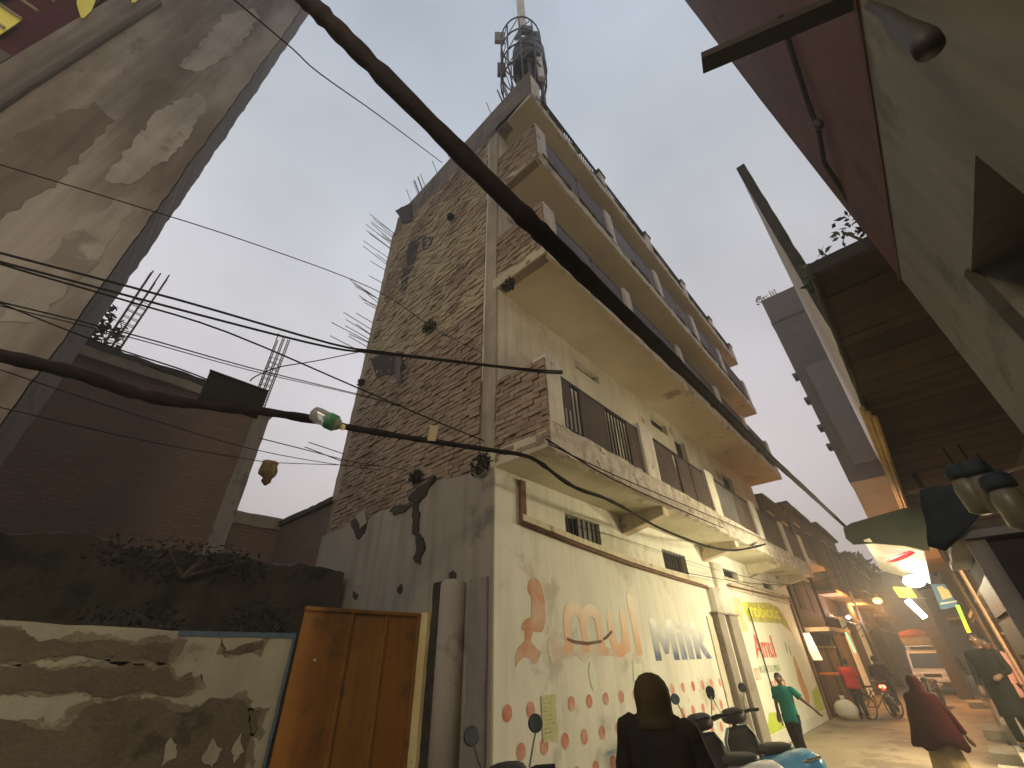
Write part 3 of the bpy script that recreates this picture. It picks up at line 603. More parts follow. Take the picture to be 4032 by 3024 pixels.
for i, (x, z, a, b, m_) in enumerate(((-1.30,9.0,.24,1.5,'tp_pale'), (-1.15,6.2,.2,1.2,'tp_pale'), (-2.0,7.2,.28,1.6,'tp_dark'), (-1.6,12.6,.24,1.8,'tp_pale'))):
    mat('tp_pale', (.33,.305,.27), (.27,.245,.215), 1.4, (.2,.175,.15), 1.2, .55, streak=.3, bump=.4); mat('tp_dark', (.125,.10,.08), (.15,.125,.10), 1.5, streak=.3, bump=.5)
    Q = ragged([Vector((x-a*.6, 6.297, z-b)), Vector((x+a*.4, 6.297, z-b*.9)), Vector((x+a, 6.297, z-b*.1)), Vector((x+a*.7, 6.297, z+b*.9)), Vector((x-a*.2, 6.297, z+b)), Vector((x-a, 6.297, z+b*.3))], seg=.08, j=.045, seed=i*2.9); mb = MB(); mb.prism(Q, (0,-.004,0)); mb.build('repair_patch', m_, tb)
MB().tube([(-2.55,6.24,0), (-2.55,6.24,8.2), (-2.5,6.26,12)], .04, 8).build('drain_pipe', 'tall_side', tb)
MB().box(-8, -2.87, 7.0, 7.95, 8.7, 25).build('window_back', 'interior', tb)
for P in ([(300,-60),(302,20),(318,72),(330,74),(360,45),(400,-60)], [(-80,-10),(0,25),(85,80),(60,100),(0,140),(-80,150)], [(515,-40),(518,14),(535,10),(575,-40)]):
    Q = [onY(x, y, 6.285) for x, y in P]; mb = MB(); mb.prism(Q, (0,-.02,0)); mb.build('yellow_panel', 'yellow_paint', tb)
for i in range(4):
    mb = MB(); mb.rings([[(-3.0-i*.55-.36-.1*math.sin(z), 6.36+.05*math.sin(z*3+i), z), (-2.95-i*.55-.02+.12*math.sin(z*.8+i), 6.34+.05*math.cos(z*2), z)] + [(-2.95-i*.55-.02, 6.39, z), (-3.36-i*.55, 6.40, z)] for z in (8.75, 9.4, 10.1, 10.9, 11.8, 14)]); mb.build('curtain', 'maroon_cloth', tb)
for z in (9.0, 9.35, 9.7, 10.1, 10.5): MB().tube([(-6, 6.22, z), (-3.08, 6.22, z)], .022, 6).build('window_bar', 'concrete', tb)

brickmat('house_brick', (.27,.165,.10), (.205,.125,.08), (.14,.105,.075), 'Y', c3=(.20,.135,.09))
brickmat('shed_brick', (.17,.105,.075), (.13,.08,.055), (.12,.09,.065), 'X', c3=(.12,.085,.06))
hb = thing('brick_house', (.8, 13, 0), 'dark brick house with pale concrete corner column and bare rebar on its roof', 'house')
hw = MB().box(-4, 2.62, 12.02, 16, 0, 7.72).build('brick_wall', 'house_brick', hb)
MB().rough(2.6, 2.98, 11.96, 12.4, 0, 7.75, j=.02, seed=1).build('column', 'plaster_side', hb)
MB().rough(-1.72, -1.3, 11.97, 12.2, 0, 7.5, j=.02, seed=2).build('column', 'concrete', hb)
MB().rough(-4, 3.02, 11.9, 12.3, 7.66, 7.92, seg=.3, j=.05, seed=3).build('roof_slab', 'concrete', hb)
MB().rough(2.98, 5.2, 12.0, 13, 4.75, 5.06, seg=.3, j=.03, seed=4).build('annex_slab', 'concrete', hb)
MB().box(2.985, 5.2, 12.05, 13, 0, 4.75).build('annex_wall', 'house_brick', hb)
MB().rough(-1.9, 2.0, 11.88, 12.2, 7.9, 8.1, seg=.2, j=.1, seed=9).build('moss_line', 'moss', hb)
for x, z0, z1, lean in ((-.88, 7.9, 10.9, .10), (2.50, 7.9, 10.75, .06)):
    for k in range(6):
        a, b = (k % 3)*.14, (k//3)*.22; MB().tube([(x+a, 12.1+b, z0-.1), (x+a+lean*(k % 3-1)*.3, 12.1+b, z1-R_.uniform(0,.5))], .017, 5).build('rebar', 'rust_pipe', hb)
    for j in range(9): MB().tube([(x-.02, 12.08, z0+.15+j*.2), (x+.30, 12.08, z0+.15+j*.2), (x+.30, 12.34, z0+.15+j*.2), (x-.02, 12.34, z0+.15+j*.2), (x-.02, 12.08, z0+.15+j*.2)], .011, 4).build('rebar_tie', 'rust_pipe', hb)
sh = thing('brick_shed', (5, 12.5, 0), 'low brick shed with dark coping behind the corner building', 'shed')
MB().box(XS+.05, 6.5, 9.2, 11.95, 0, 4.85).build('wall', 'shed_brick', sh)
MB().box(XS+.05, 6.5, 13.02, 17.5, 0, 4.85).build('wall', 'shed_brick', sh)
MB().rough(XS-.03, 6.5, 9.2, 17.5, 4.86, 5.0, seg=.2, j=.04, seed=8).build('coping', 'moss', sh)

def leaves(n, c, rx, ry, rz, size, rnd, shell=.55):
    mb = MB(); c = Vector(c)
    for _ in range(n):
        while True:
            v = Vector((rnd.uniform(-1,1), rnd.uniform(-1,1), rnd.uniform(-1,1)))
            if shell*rnd.random() < v.length < 1 and noise.noise(v*2.1+c) > -.22: break
        p = c+Vector((v.x*rx, v.y*ry, v.z*rz)); s = size*rnd.uniform(.6,1.3)
        a = Vector((rnd.gauss(0,1), rnd.gauss(0,1), rnd.gauss(0,.7))).normalized(); b = a.cross(Vector((rnd.gauss(0,1), rnd.gauss(0,1), rnd.gauss(0,1)))).normalized()
        mb.quad(p-a*s, p+b*s*.42, p+a*s, p-b*s*.42)
    return mb
def bush(name, c, rx, ry, rz, n, size, label, group, m='leaf_dark', cat='bush', base=None):
    rnd = random.Random(hash((round(c[0],2), round(c[1],2))) & 0xffff); z0 = base if base is not None else 0
    t = thing(name, (c[0], c[1], z0), label, cat, group)
    leaves(n, c, rx, ry, rz, size, rnd).build('foliage', m, t, recalc=False)
    mb = MB()
    for k in range(5):
        a = rnd.uniform(0, 6.28); mb.tube([(c[0], c[1], z0), (c[0]+rx*.25*math.cos(a), c[1]+ry*.25*math.sin(a), z0+(c[2]-z0)*.6), (c[0]+rx*.6*math.cos(a), c[1]+ry*.6*math.sin(a), c[2]+rz*.3)], [.03,.02,.008], 5)
    mb.build('stems', 'twig', t); return t
GB = 'bushes behind the boundary wall'
mat('mossy_brick', (.07,.054,.036), (.045,.042,.024), 2.2, (.016,.017,.010), 2.4, .5, streak=.4, bump=1, bscale=14, soft3=.15)
mw = thing('mossy_wall', (1.2,7.8,0), 'dark mossy ruined wall behind the peeled boundary wall', 'wall')
mb = MB(); mb.rings([[(x, 7.6+.05*noise.noise((x*2,1,0)), 0), (x, 7.95, 0), (x, 7.95, 3.28+.10*noise.noise((x*1.7,0,0))+.06*noise.noise((x*6,0,0))), (x, 7.6+.06*noise.noise((x*3,2,0)), 3.22+.10*noise.noise((x*1.7,0,0))+.06*noise.noise((x*6,4,0)))] for x in [-3+i*.08 for i in range(87)]]); mb.build('wall_body', 'mossy_brick', mw)
for c, r_, lb in (((-.6,6.2,2.0), (.8,.4,.55), 'dark low growth behind the boundary wall below the stained tower block'), ((1.0,6.6,2.0), (.7,.5,.5), 'dark low growth behind the middle of the peeled boundary wall'), ((2.6,7.3,2.2), (.5,.25,.5), 'dark green bush behind the orange gate near the brick shed'), ((1.5,7.5,3.1), (1.2,.15,.28), 'dark creeper on the top of the mossy ruined wall')):
    bush('bush', c, *r_, 420, .045, lb, GB, base=c[2]-r_[2]*.8 if c[1] > 7.2 else None)
bush('roof_shrub', (-1.35,12.6,8.6), .75,.6,.95, 420, .10, 'shrub growing on the brick house roof beside the bare rebar', None, 'leaf_dark', 'shrub', 7.8)
# tufts rooted in the side wall
TG = 'plants rooted in the brick side wall'
for (px, py, r_, lb) in ((1905,1835,.22,'dark tuft at the corner where plaster meets brick below the balcony'), (1700,1290,.22,'green tuft on the brick side wall above the pale upper bricks line'), (1650,1880,.16,'dark tuft at the top of the crack in the side plaster'),
                     (1430,1510,.12,'small tuft on the rear edge of the brick side wall'), (1780,860,.10,'tiny green tuft high on the brick side wall'), (2010,1130,.16,'dark tuft under the second floor balcony corner')):
    p = onX(px, py, XS-.03); rnd = random.Random(px); t = thing('wall_plant', p, lb, 'plant', TG)
    leaves(130, (p.x-.06, p.y, p.z), .10, r_, r_*.8, .045, rnd, .2).build('foliage', 'leaf_dark', t, recalc=False)
    MB().tube([(p.x+.03, p.y, p.z-.02), (p.x-.05, p.y, p.z+.05), (p.x-.08, p.y+.03, p.z+r_*.6)], .008, 5).build('stem', 'twig', t)

# ------------------------------------------------------------------ right: near shop house, timber canopy, white wall, grey tower
mat('right_wall', (.20,.19,.15), (.17,.16,.125), .7, (.13,.12,.09), .9, .58, streak=.2, bump=.15)
mat('maroon_wall', (.11,.045,.035), (.085,.036,.03), 1.1, (.06,.028,.024), 1, .55, streak=.25, bump=.2)
mat('plank_dark', (.055,.032,.014), (.04,.023,.011), 2, rough=.8, bump=.4, island=.35)
mat('white_side', (.90,.87,.82), (.82,.78,.72), .7, (.62,.58,.52), .8, .6, streak=.2, bump=.15)
mat('grey_tower', (.085,.068,.056), (.105,.086,.07), .8, streak=.2, bump=.1); mat('grey_panel', (.15,.13,.105), (.13,.11,.09), .7, bump=.1)
nb = thing('near_shop_house', (2, -1.2, 0), 'pale plaster shop house with maroon upper wall beside the timber canopy', 'building')
mb = MB(); wall_y(mb, -2.5, 4.75, -1.45, -1.0, 0, 5.02, [(2.35,3.38,1.9,3.93)]); mb.build('lower_wall', 'right_wall', nb)
MB().box(2.3, 3.45, -1.6, -1.46, 1.8, 4.0).build('window_back', 'dark', nb)
MB().rough(3.36, 3.44, -1.03, -.98, 1.9, 3.96, j=.01, seed=1).build('window_frame', 'moss', nb)
mb = MB(); zs2 = [5.02+i*.4 for i in range(30)]
mb.rings([[(4.78-.04*abs(noise.noise((z,3,0)))-max(0,z-9)*.03, -1.0, z), (4.78-max(0,z-9)*.03, -1.45, z), (-2.5, -1.45, z), (-2.5, -1.0, z)] for z in zs2]); mb.build('upper_wall', 'maroon_wall', nb)
MB().rough(-2.5, 4.76, -1.02, -.985, 4.98, 5.04, seg=.2, j=.012, seed=2).build('string_course', 'maroon_wall', nb)
p0 = onY(3330,0,-1.0); MB().bar((1.93,-1.02,5.06), (1.72,-.24,5.22), .10, .075).build('bracket_beam', 'black_metal', nb)
mb = MB(); Q = [onY(3070,60,-.97), onY(3110,180,-.97), onY(3180,400,-.96), onY(3225,520,-.95), onY(3245,640,-.93), Vector((5.1,-1.1,5.95))]
mb.tube(Q, .022, 6); mb.build('conduit', 'black_metal', nb)
MB().ball(onY(3222,490,-.95), .05,.04,.07).build('junction_box', 'black_metal', nb)
mb = MB(); mb.tube([onY(3420,20,-.97), onY(3500,60,-.93), onY(3560,110,-.86), onY(3640,160,-.80), onY(3660,190,-.78)], [.02,.028,.036,.045,.044], 18); mb.build('wall_lamp_arm', 'black_metal', nb, smooth=True)

tcn = thing('timber_canopy', (12, -1.5, 0), 'dark plank canopy over the right hand shops behind the pale shop house', 'canopy')
ZC = 5.9; YC = -.46
x = 5.3; k = 0
while x < 23.5:
    wd = R_.uniform(.26,.34); MB().box(x, x+wd-.012, -3.0, YC+R_.uniform(-.02,.02), ZC+R_.uniform(0,.015), ZC+.045).build('plank', 'plank_dark', tcn); x += wd; k += 1
MB().rough(5.28, 23.6, YC-.02, YC+.03, ZC-.05, ZC+.12, seg=.3, j=.03, seed=4).build('edge_board', 'moss', tcn)
MB().rough(5.24, 5.32, -3.0, YC, ZC-.02, ZC+.16, seg=.3, j=.02, seed=3).build('front_board', 'black_metal', tcn)
mat('golden_sheet', (.42,.27,.09), (.33,.20,.06), 3, rough=.4, bump=.1, spec=.5)
for i, (dy, dz) in enumerate(((.05,-.05), (.01,-.16), (-.05,-.28))): MB().tube([(9.6, YC+dy, ZC+dz-.1), (16, YC+.02+dy, ZC-.18+dz*.9), (23, YC+.02+dy, ZC-.25+dz*.8)], .05, 8).build('edge_pipe', 'golden_sheet', tcn, smooth=True)
for x in (15.5, 21.5): MB().bar((x,-1.0,0), (x,-.95,ZC), .12, .12).build('canopy_post', 'plank_dark', tcn)
MB().box(4.8, 23.5, -3.2, -3.0, 0, 6.2).build('rear_wall', 'interior', tcn)

wb = thing('white_party_wall', (20, -2, 0), 'tall white wall rising above the timber canopy with mossy near edge', 'wall')
mb = MB(); mb.prism([(8.09,-.515,6.0),(36,-.87,6.0),(36,-1.05,6.0),(8.09,-.66,6.0)], (0,0,5.85)); mb.build('wall', 'white_side', wb)
MB().rough(7.96, 8.085, -.70, -.50, 6.0, 11.95, seg=.3, j=.03, seed=2).build('mossy_edge', 'moss', wb)
mat('dk_brown', (.055,.038,.028), (.04,.028,.02), .8, (.026,.02,.015), 1, .55, streak=.3, bump=.3)
gtw = thing('grey_tower_block', (31, -1.5, 0), 'tall grey tower block far down the street with small ledges on its edge', 'building')
MB().box(30, 36, -4, .95, 9.9, 24.4).build('wall', 'grey_tower', gtw)
MB().box(29.9, 36.2, -4, .99, 22.0, 22.15).build('roof_band', 'moss', gtw)
MB().box(29.93, 30.02, -4, .35, 10.8, 17.8).build('pale_panel', 'grey_panel', gtw)
mat('sodium_glow_block', (.55,.36,.18), (.5,.32,.15), 1, bump=.1)  # orange glow of the sodium lamps put into the lower storey's base colour
MB().box(30.01, 36, -4, .9, 5.6, 9.9).build('lower_storey', 'sodium_glow_block', gtw); MB().box(30.02, 36, -4, -1.3, 0, 5.6).build('ground_storey', 'dk_brown', gtw); MB().box(30.02, 30.5, .3, .8, 0, 5.6).build('pillar', 'dk_brown', gtw)
for z in (17.3, 15.4, 13.4, 12.1): MB().rough(29.7, 30.6, .93, 1.18, z, z+.22, seg=.2, j=.03, seed=z).build('ledge', 'grey_tower', gtw)
for y in (.2, -.15): MB().tube([(30.6,y,24.3), (30.6,y,25.4)], .04, 6).build('roof_pipe', 'concrete', gtw)
for i in range(3): MB().box(30.55, 30.65, -.15+i*.17-.05, -.15+i*.17+.05, 24.9, 25.3).build('antenna', 'white_paint', gtw)
bush('rooftop_shrub', (6.0,-.75,6.35), .35,.4,.35, 160, .07, 'shrub on the near end of the timber canopy roof', 'plants on the roofs to the right', 'leaf', 'shrub', 5.95)
bush('rooftop_shrub', (30.2,.8,24.6), .5,.5,.5, 60, .12, 'tiny shrub on the top corner of the grey tower block', 'plants on the roofs to the right', 'leaf', 'shrub', 24.3)
bush('rooftop_shrub', (5.6,-1.2,6.55), .25,.35,.3, 90, .06, 'twiggy shrub on the canopy roof next to the maroon wall', 'plants on the roofs to the right', 'leaf', 'shrub', 5.95)

# ------------------------------------------------------------------ overhead cables and what hangs on them
mat('cable', (.012,.011,.012), (.018,.015,.015), 8, spec=.1, rough=.8, bump=.4, bscale=60)
mat('cable_tape', (.013,.010,.011), (.02,.014,.014), 5, spec=.1, rough=.85, bump=.5)
def cable(name, px, depths, r, label, group=None, n=6, m='cable', sub=4, lump=0.0):
    if not isinstance(depths, (list, tuple)): depths = [depths]*len(px)
    if len(depths) == 2 and len(px) > 2:
        L_ = [0]
        for a, b in zip(px, px[1:]): L_.append(L_[-1]+math.hypot(b[0]-a[0], b[1]-a[1]))
        depths = [1/((1-t/L_[-1])/depths[0]+(t/L_[-1])/depths[1]) for t in L_]
    P = [dep(x, y, d) for (x, y), d in zip(px, depths)]; Q = []
    for i in range(len(P)-1):
        p0, p1, p2, p3 = P[max(i-1,0)], P[i], P[i+1], P[min(i+2,len(P)-1)]
        for k in range(sub):
            t = k/sub; Q.append(.5*((2*p1)+(p2-p0)*t+(2*p0-5*p1+4*p2-p3)*t*t+(3*p1-p0-3*p2+p3)*t**3))
    Q.append(P[-1]); rv = r if isinstance(r, list) else [r]*len(px); rs = [rv[min(i//sub, len(rv)-1)]*(1+lump*noise.noise((i*.7, rv[0]*50, 3))) for i in range(len(Q))]
    return tag(MB().tube(Q, rs, n).build(name, m, smooth=True), label, 'cable', group)
G = 'overhead cables'
cable('cable_bundle', [(1110,-90),(1215,5),(1400,190),(1700,490),(2000,790),(2150,935),(2400,1180),(2700,1470),(3000,1770),(3180,1935),(3330,2075)], [2.5,2.5,2.5,2.45,2.4,2.45,2.8,3.6,5.4,7.5,10.5], [.055,.055,.055,.056,.056,.055,.052,.046,.04,.036,.034], 'thick black cable bundle crossing in front of the balconies', G, 10, 'cable_tape', 8, .25)
cable('cable_bundle', [(-120,1370),(0,1400),(300,1470),(560,1555),(800,1595),(1020,1618),(1220,1650),(1360,1680),(1600,1722),(1750,1745),(1950,1775),(2050,1790),(2121,1819),(2254,1914),(2387,1964),(2495,2021),(2583,2072),(2685,2116),(2786,2151),(2881,2167),(2970,2154),(3014,2142)],
      [2.8,2.85,3.0,3.3,3.6,3.9,4.3,4.5,4.75,4.85,4.95,4.95,5.0,5.3,5.8,6.4,7.0,7.8,8.7,9.7,10.6,11.2], [.05,.05,.05,.048,.046,.044,.042,.04,.036,.034,.03,.028,.026,.025,.024,.024,.024,.024,.024,.024,.024,.024], 'sagging dark cable bundle carrying the black box, running under the first balcony', G, 8, 'cable_tape', 6, .4)
D1, D2 = 3.6, 4.9
W = [([(-60,980),(700,1180),(1300,1352),(1500,1385),(1950,1440),(2135,1458),(2215,1462)], (D1,4.9), .012, 'upper of two thick black wires reaching the first floor balcony post'),
     ([(-60,1015),(300,1110),(900,1270),(1300,1368),(1500,1392),(1950,1444),(2135,1466),(2215,1470)], (D1,4.9), .012, 'lower of two thick black wires reaching the first floor balcony post'),
     ([(-60,1020),(120,1075),(500,1185),(900,1310),(1410,1528),(1700,1652),(1905,1735)], (3.4,5.3), .010, 'black wire slanting down to the concrete corner column'),
     ([(-60,630),(500,800),(1000,960),(1480,1142),(1720,1300),(1900,1390)], (3.5,5.6), .006, 'thin wire from the stained tower block to the pale brickwork'),
     ([(900,-20),(1150,190),(1260,290),(1500,460),(1740,640)], (3.5,9), .008, 'thin wire beside the thick bundle ending on the roof edge'),
     ([(-60,1175),(500,1312),(1000,1452),(1410,1552),(1600,1600)], (3.4,6), .008, 'thin wire passing above the black box'),
     ([(-60,1190),(500,1325),(1000,1462),(1410,1556),(1600,1608)], (3.4,6), .006, 'thinner wire just below its twin above the black box'),
     ([(-60,1170),(400,1352),(700,1450),(825,1498)], (3.2,3.8), .007, 'wire running down into the black box'),
     ([(985,1500),(1010,1480),(1100,1445),(1250,1420),(1440,1380)], (3.85,5.6), .006, 'wire looping out of the black box towards the brick wall'),
     ([(-60,1435),(500,1622),(1000,1770),(1345,1832),(1500,1850)], (3.4,5.6), .006, 'wire crossing the brick house below the bundle'),
     ([(-60,1590),(600,1742),(1020,1815),(1085,1822),(1345,1831),(1500,1835)], (3.6,5.6), .006, 'wire from which the brown plastic bag hangs'),
     ([(1020,1725),(1200,1770),(1400,1820),(1600,1850)], (4.3,5.4), .006, 'short wire beneath the plastic bottle'),
     ([(2150,1728),(2400,1880),(2640,1990),(2850,2080),(3015,2140)], (4.95,12.3), .012, 'dark wire along the peeling balcony fascia'),
     ([(2165,1750),(2400,1862),(2640,1965),(2900,2075),(3100,2165)], (4.93,13), .009, 'thin wire across the peeling balcony fascia'),
     ([(2110,2040),(2400,2105),(2700,2205),(2840,2250)], (6.4,10.5), .005, 'thin wire along the shop wall above the moulding'),
     ([(2700,2255),(2900,2290),(3060,2303),(3200,2295),(3320,2262)], (9.0,16), .009, 'pale wire sagging across the street below the balcony end'),
     ([(2850,2250),(3000,2285),(3120,2302),(3220,2295)], (9.5,15), .007, 'second pale wire sagging across the street below the balcony end'),
     ([(3200,2215),(3290,2238),(3400,2215),(3470,2180)], (18,20), .010, 'orange lit wire sagging between the far houses')]
for px, d, r, lb in W:
    if px[-1] in ((1900,1390), (1600,1600), (1600,1608), (1500,1850), (1500,1835), (1600,1850), (1905,1735)): d = (d[0], (onX(*px[-1], XS-.02)-CAM).dot(FW))
    cable('wire', px, d, r, lb, G, 5)
def facing(c): f = (c-CAM).normalized(); r_ = f.cross(Vector((0,0,1))).normalized(); return f, r_, r_.cross(f)
c = dep(922,1558,3.85); f_, r_, u_ = facing(c); sc_ = 3.85/1613
bx = thing('splice_box', c, 'black rectangular cable splice box hanging on the sagging bundle', 'box')
MB().obox(c, r_*98*sc_*1.05+u_*(-7*sc_), u_*58*sc_, f_*.06).build('case', mat('black_plastic', (.018,.017,.02), rough=.55, bump=.15), bx, bevel=.008)
MB().obox(c+u_*60*sc_, r_*100*sc_*1.05+u_*(-7*sc_), u_*4*sc_, f_*.07).build('lid', 'black_plastic', bx, bevel=.004)
m_pet = mat('clear_plastic', (.75,.78,.72), rough=.15, bump=.1, bscale=8, trans=.75, spec=.5)
a, b = dep(1225,1622,4.25), dep(1350,1682,4.25); ax_ = (b-a).normalized()
bt = thing('plastic_bottle', (a+b)/2, 'clear plastic bottle with green label caught on the cable bundle', 'bottle')
L_ = (b-a).length; MB().lathe(a, [(.02,0),(.075,.03),(.085,.09),(.08,L_*.45),(.085,L_*.7),(.06,L_*.86),(.028,L_*.94),(.028,L_)], 14, ax_).build('body', m_pet, bt, smooth=True)
MB().lathe(a+ax_*L_*.52, [(.087,0),(.089,.02),(.087,.09)], 14, ax_).build('label_wrap', mat('green_label', (.06,.22,.10), rough=.4, bump=0), bt, smooth=True)
MB().lathe(b-ax_*.01, [(.03,0),(.03,.025),(.02,.03)], 10, ax_).build('cap', 'gate_post', bt)
c = dep(1052,1862,4.75); f_, r_, u_ = facing(c); s_ = 4.75/1613
bg = thing('plastic_bag', c, 'brown plastic bag of rubbish hanging from a wire', 'bag')
prof = [(.10,-48),(.55,-34),(.50,-20),(.98,-8),(1.0,10),(.85,32),(.9,44),(.5,50)]
rr = [[c+(r_*math.cos(t*.5236)+f_*math.sin(t*.5236))*(w_*33*s_*(1+.18*noise.noise((t*1.3,h*.05,4))))+u_*h*s_+r_*(6*s_ if h < -15 else 0) for t in range(12)] for w_, h in prof]
MB().rings(rr).build('bag_body', mat('bag_plastic', (.16,.10,.035), (.22,.14,.06), 12, rough=.35, bump=.5, trans=.35), bg, smooth=True)
c = dep(1705,1706,4.78); f_, r_, u_ = facing(c); s_ = 4.78/1613
tag(MB().obox(c, r_*16*s_, u_*30*s_+r_*3*s_, f_*.006).build('paper_tag', mat('cream_card', (.62,.52,.32), bump=.1), bevel=.003), 'small cream card caught on the cable bundle before the brick wall', 'card')

# ------------------------------------------------------------------ antenna cage and water tank on the roof
mat('lattice', (.06,.06,.065), rough=.6, bump=0)
tw = thing('antenna_cage', (5.0, 3.65, S4+.42), 'round steel antenna cage with panel aerials on the corner building roof', 'antenna')
CX, CY, RC = 5.0, 3.66, .80
for z in (18.5, 19.9, 21.3, 22.6):
    MB().tube([(CX+RC*math.cos(t*math.pi/12), CY+RC*math.sin(t*math.pi/12), z) for t in range(25)], .028, 5).build('ring', 'lattice', tw)
for k in range(10):
    t = k*math.pi/5; p = (CX+RC*math.cos(t), CY+RC*math.sin(t)); MB().tube([(*p, 18.5), (*p, 22.6)], .03, 5).build('upright', 'lattice', tw); MB().tube([(CX+.2*math.cos(t), CY+.2*math.sin(t), S4+.42), (*p, 18.5)], .03, 5).build('leg', 'lattice', tw)
    q = (CX+RC*math.cos(t+math.pi/5), CY+RC*math.sin(t+math.pi/5))
    for z in (18.5, 19.9, 21.3): MB().tube([(*p, z), (*q, z+1.35)], .018, 4).build('brace', 'lattice', tw)
MB().tube([(CX,CY,S4+.42), (CX,CY,24.2)], .07, 8).build('mast', 'lattice', tw)
for (px, py, h, wd, m_) in ((2052,50,2.4,.17,'post_white'), (1968,150,.5,.22,'casing'), (1975,275,.5,.16,'grey_panel'), (2126,262,1.0,.10,'white_paint'), (2115,150,.5,.12,'lattice'), (2075,120,.35,.25,'lattice')):
    p = onX(px, py, 4.6 if px < 2000 else 5.0); p = Vector((p.x, p.y, p.z)); s_ = 1
    MB().obox(p, (wd*.7, -wd*.7, 0), (0, 0, h), (.05, .05, 0)).build('panel_aerial', m_, tw, bevel=.01)
MB().bar((5.0,3.65,23.4), (5.0,3.85,23.7), .12, .3).build('aerial_bracket', 'lattice', tw)
tk = thing('water_tank', (5.05, 3.75, S4+.42), 'black cylindrical water tank inside the antenna cage', 'water tank')
MB().lathe((5.12, 3.42, 19.3), [(.50,0),(.62,.05),(.62,.6),(.59,.65),(.62,.7),(.62,1.2),(.59,1.25),(.62,1.3),(.62,1.7),(.45,2.0),(.18,2.1)], 20).build('tank_body', mat('tank_black', (.02,.02,.022), rough=.5, bump=.1), tk, smooth=True)
for t in range(4): MB().bar((5.1+.4*math.cos(t*1.57+.7), 3.45+.4*math.sin(t*1.57+.7), S4+.42), (5.1+.4*math.cos(t*1.57+.7), 3.45+.4*math.sin(t*1.57+.7), 19.32), .1, .1).build('stand_leg', 'lattice', tk)

# ------------------------------------------------------------------ far street: houses on both sides, signs and lamps
def house(name, x0, x1, y0, y1, h, m, label, floors, front, lit=(), group='houses down the street', roofm='moss'):
    t = thing(name, ((x0+x1)/2, (y0+y1)/2, 0), label, 'house', group)
    yf, ny_ = (y0, -1) if front > 0 else (y1, 1)
    MB().box(x0, x1, y0, y1, 0, h).build('wall', m, t)
    MB().rough(x0-.1, x1+.1, y0-.25, y1+.25, h, h+.18, seg=.5, j=.05, seed=x0).build('roof', roofm, t)
    fh = h/floors; n = max(1, int((x1-x0)/2.2))
    for f in range(floors):
        for k in range(n):
            a = x0+(k+.5)*(x1-x0)/n; wd = .5; z0 = f*fh+fh*.3; z1 = f*fh+fh*.8
            if f == 0: wd, z0, z1 = .85, .05, fh*.78
            mm = 'lit_shop' if (f, k) in lit else ('brown_sheet' if f == 0 else 'dark')
            wn_ = MB().box(a-wd, a+wd, yf+ny_*.005, yf+ny_*.03, z0, z1).build('shutter' if f == 0 else 'window', mm, t)
            MB().box(a-wd-.06, a+wd+.06, yf+ny_*.002, yf+ny_*.09, z1, z1+.07).build('lintel', 'concrete', wn_)
        if f: MB().rough(x0, x1, min(yf, yf+ny_*.8), max(yf, yf+ny_*.8), f*fh-.05, f*fh+.1, seg=.5, j=.03, seed=x0+f).build('balcony', 'concrete', t)
    return t
mat('lit_shop', (.6,.5,.35), bump=0, emit=(1,.75,.4), estr=.22)
mat('dk_brown', (.055,.038,.028), (.04,.028,.02), .8, (.026,.02,.015), 1, .55, streak=.3, bump=.3)
mat('dk_grey', (.06,.053,.046), (.045,.04,.035), .8, streak=.3, bump=.3)
mat('dk_cream', (.10,.082,.06), (.08,.065,.048), .8, streak=.3, bump=.3)
mat('tin', (.16,.15,.15), (.2,.18,.17), 2, rough=.5, bump=.2)
house('street_house', 20.75, 25.5, 4.0, 9, 7.6, 'dk_brown', 'dark brown three storey house beside the end of the painted shop wall', 3, 1)
house('street_house', 25.6, 31, 3.9, 9, 8.3, 'dk_grey', 'grey house with tin awnings beyond the dark brown one', 2, 1, lit=((0,1),))
house('street_house', 31.1, 38, 3.6, 9, 8.2, 'dk_cream', 'cream house further along the painted shop wall side', 2, 1, lit=((0,0),))
house('street_house', 38.1, 48, 3.2, 9, 7.4, 'dk_brown', 'low brown house at the far end of the painted wall side', 2, 1)
house('street_house', 24, 29.8, -6, -1.7, 6.0, 'dk_brown', 'brown shop house under the timber canopy end', 2, -1, lit=((0,0),))
house('street_house', 36.3, 47, -6, -1.0, 6.5, 'dk_grey', 'grey shop house beyond the tower block', 2, -1, lit=((0,1),))
house('street_house', 56, 60, -3, 7, 8.0, 'dk_cream', 'cream house closing the end of the street', 3, -1)
# lattice of tin awnings over the far shops
for i, (x0, x1, y, z, lb) in enumerate(((25.8,30.5,3.1,2.9,'tin awning on the grey house'), (31.3,37.5,2.8,2.9,'tin awning on the cream house'), (24.2,29.5,-.9,2.8,'tin awning on the brown shop house to the right'))):
    t = thing('tin_awning', ((x0+x1)/2, y, z), lb, 'awning', 'awnings over far shops'); s_ = 1 if y > 1 else -1
    mb = MB(); mb.prism([(x0, y, z), (x0, y+s_*1.0, z+.35), (x0, y+s_*1.0, z+.38), (x0, y, z+.03)], (x1-x0, 0, 0)); mb.build('sheet', 'tin', t)
    for k in range(3): MB().bar((x0+.2+k*(x1-x0-.4)/2, y+s_*.05, z), (x0+.2+k*(x1-x0-.4)/2, y+s_*.85, z-.5), .04, .04).build('strut', 'rust_pipe', t)
tree_p = (44, 6.5)
tr = thing('street_tree', (50, 5, 0), 'dark green tree rising behind the far houses of the street', 'tree')
MB().tube([(50,5,0), (50.1,5.1,3), (50,5,6)], [.25,.2,.1], 8).build('trunk', 'twig', tr)
cr_ = leaves(1500, (50,5.0,7.6), 2.6,2.6,1.9, .28, random.Random(3), .4); cr_.build('crown', 'leaf_dark', tr, recalc=False)

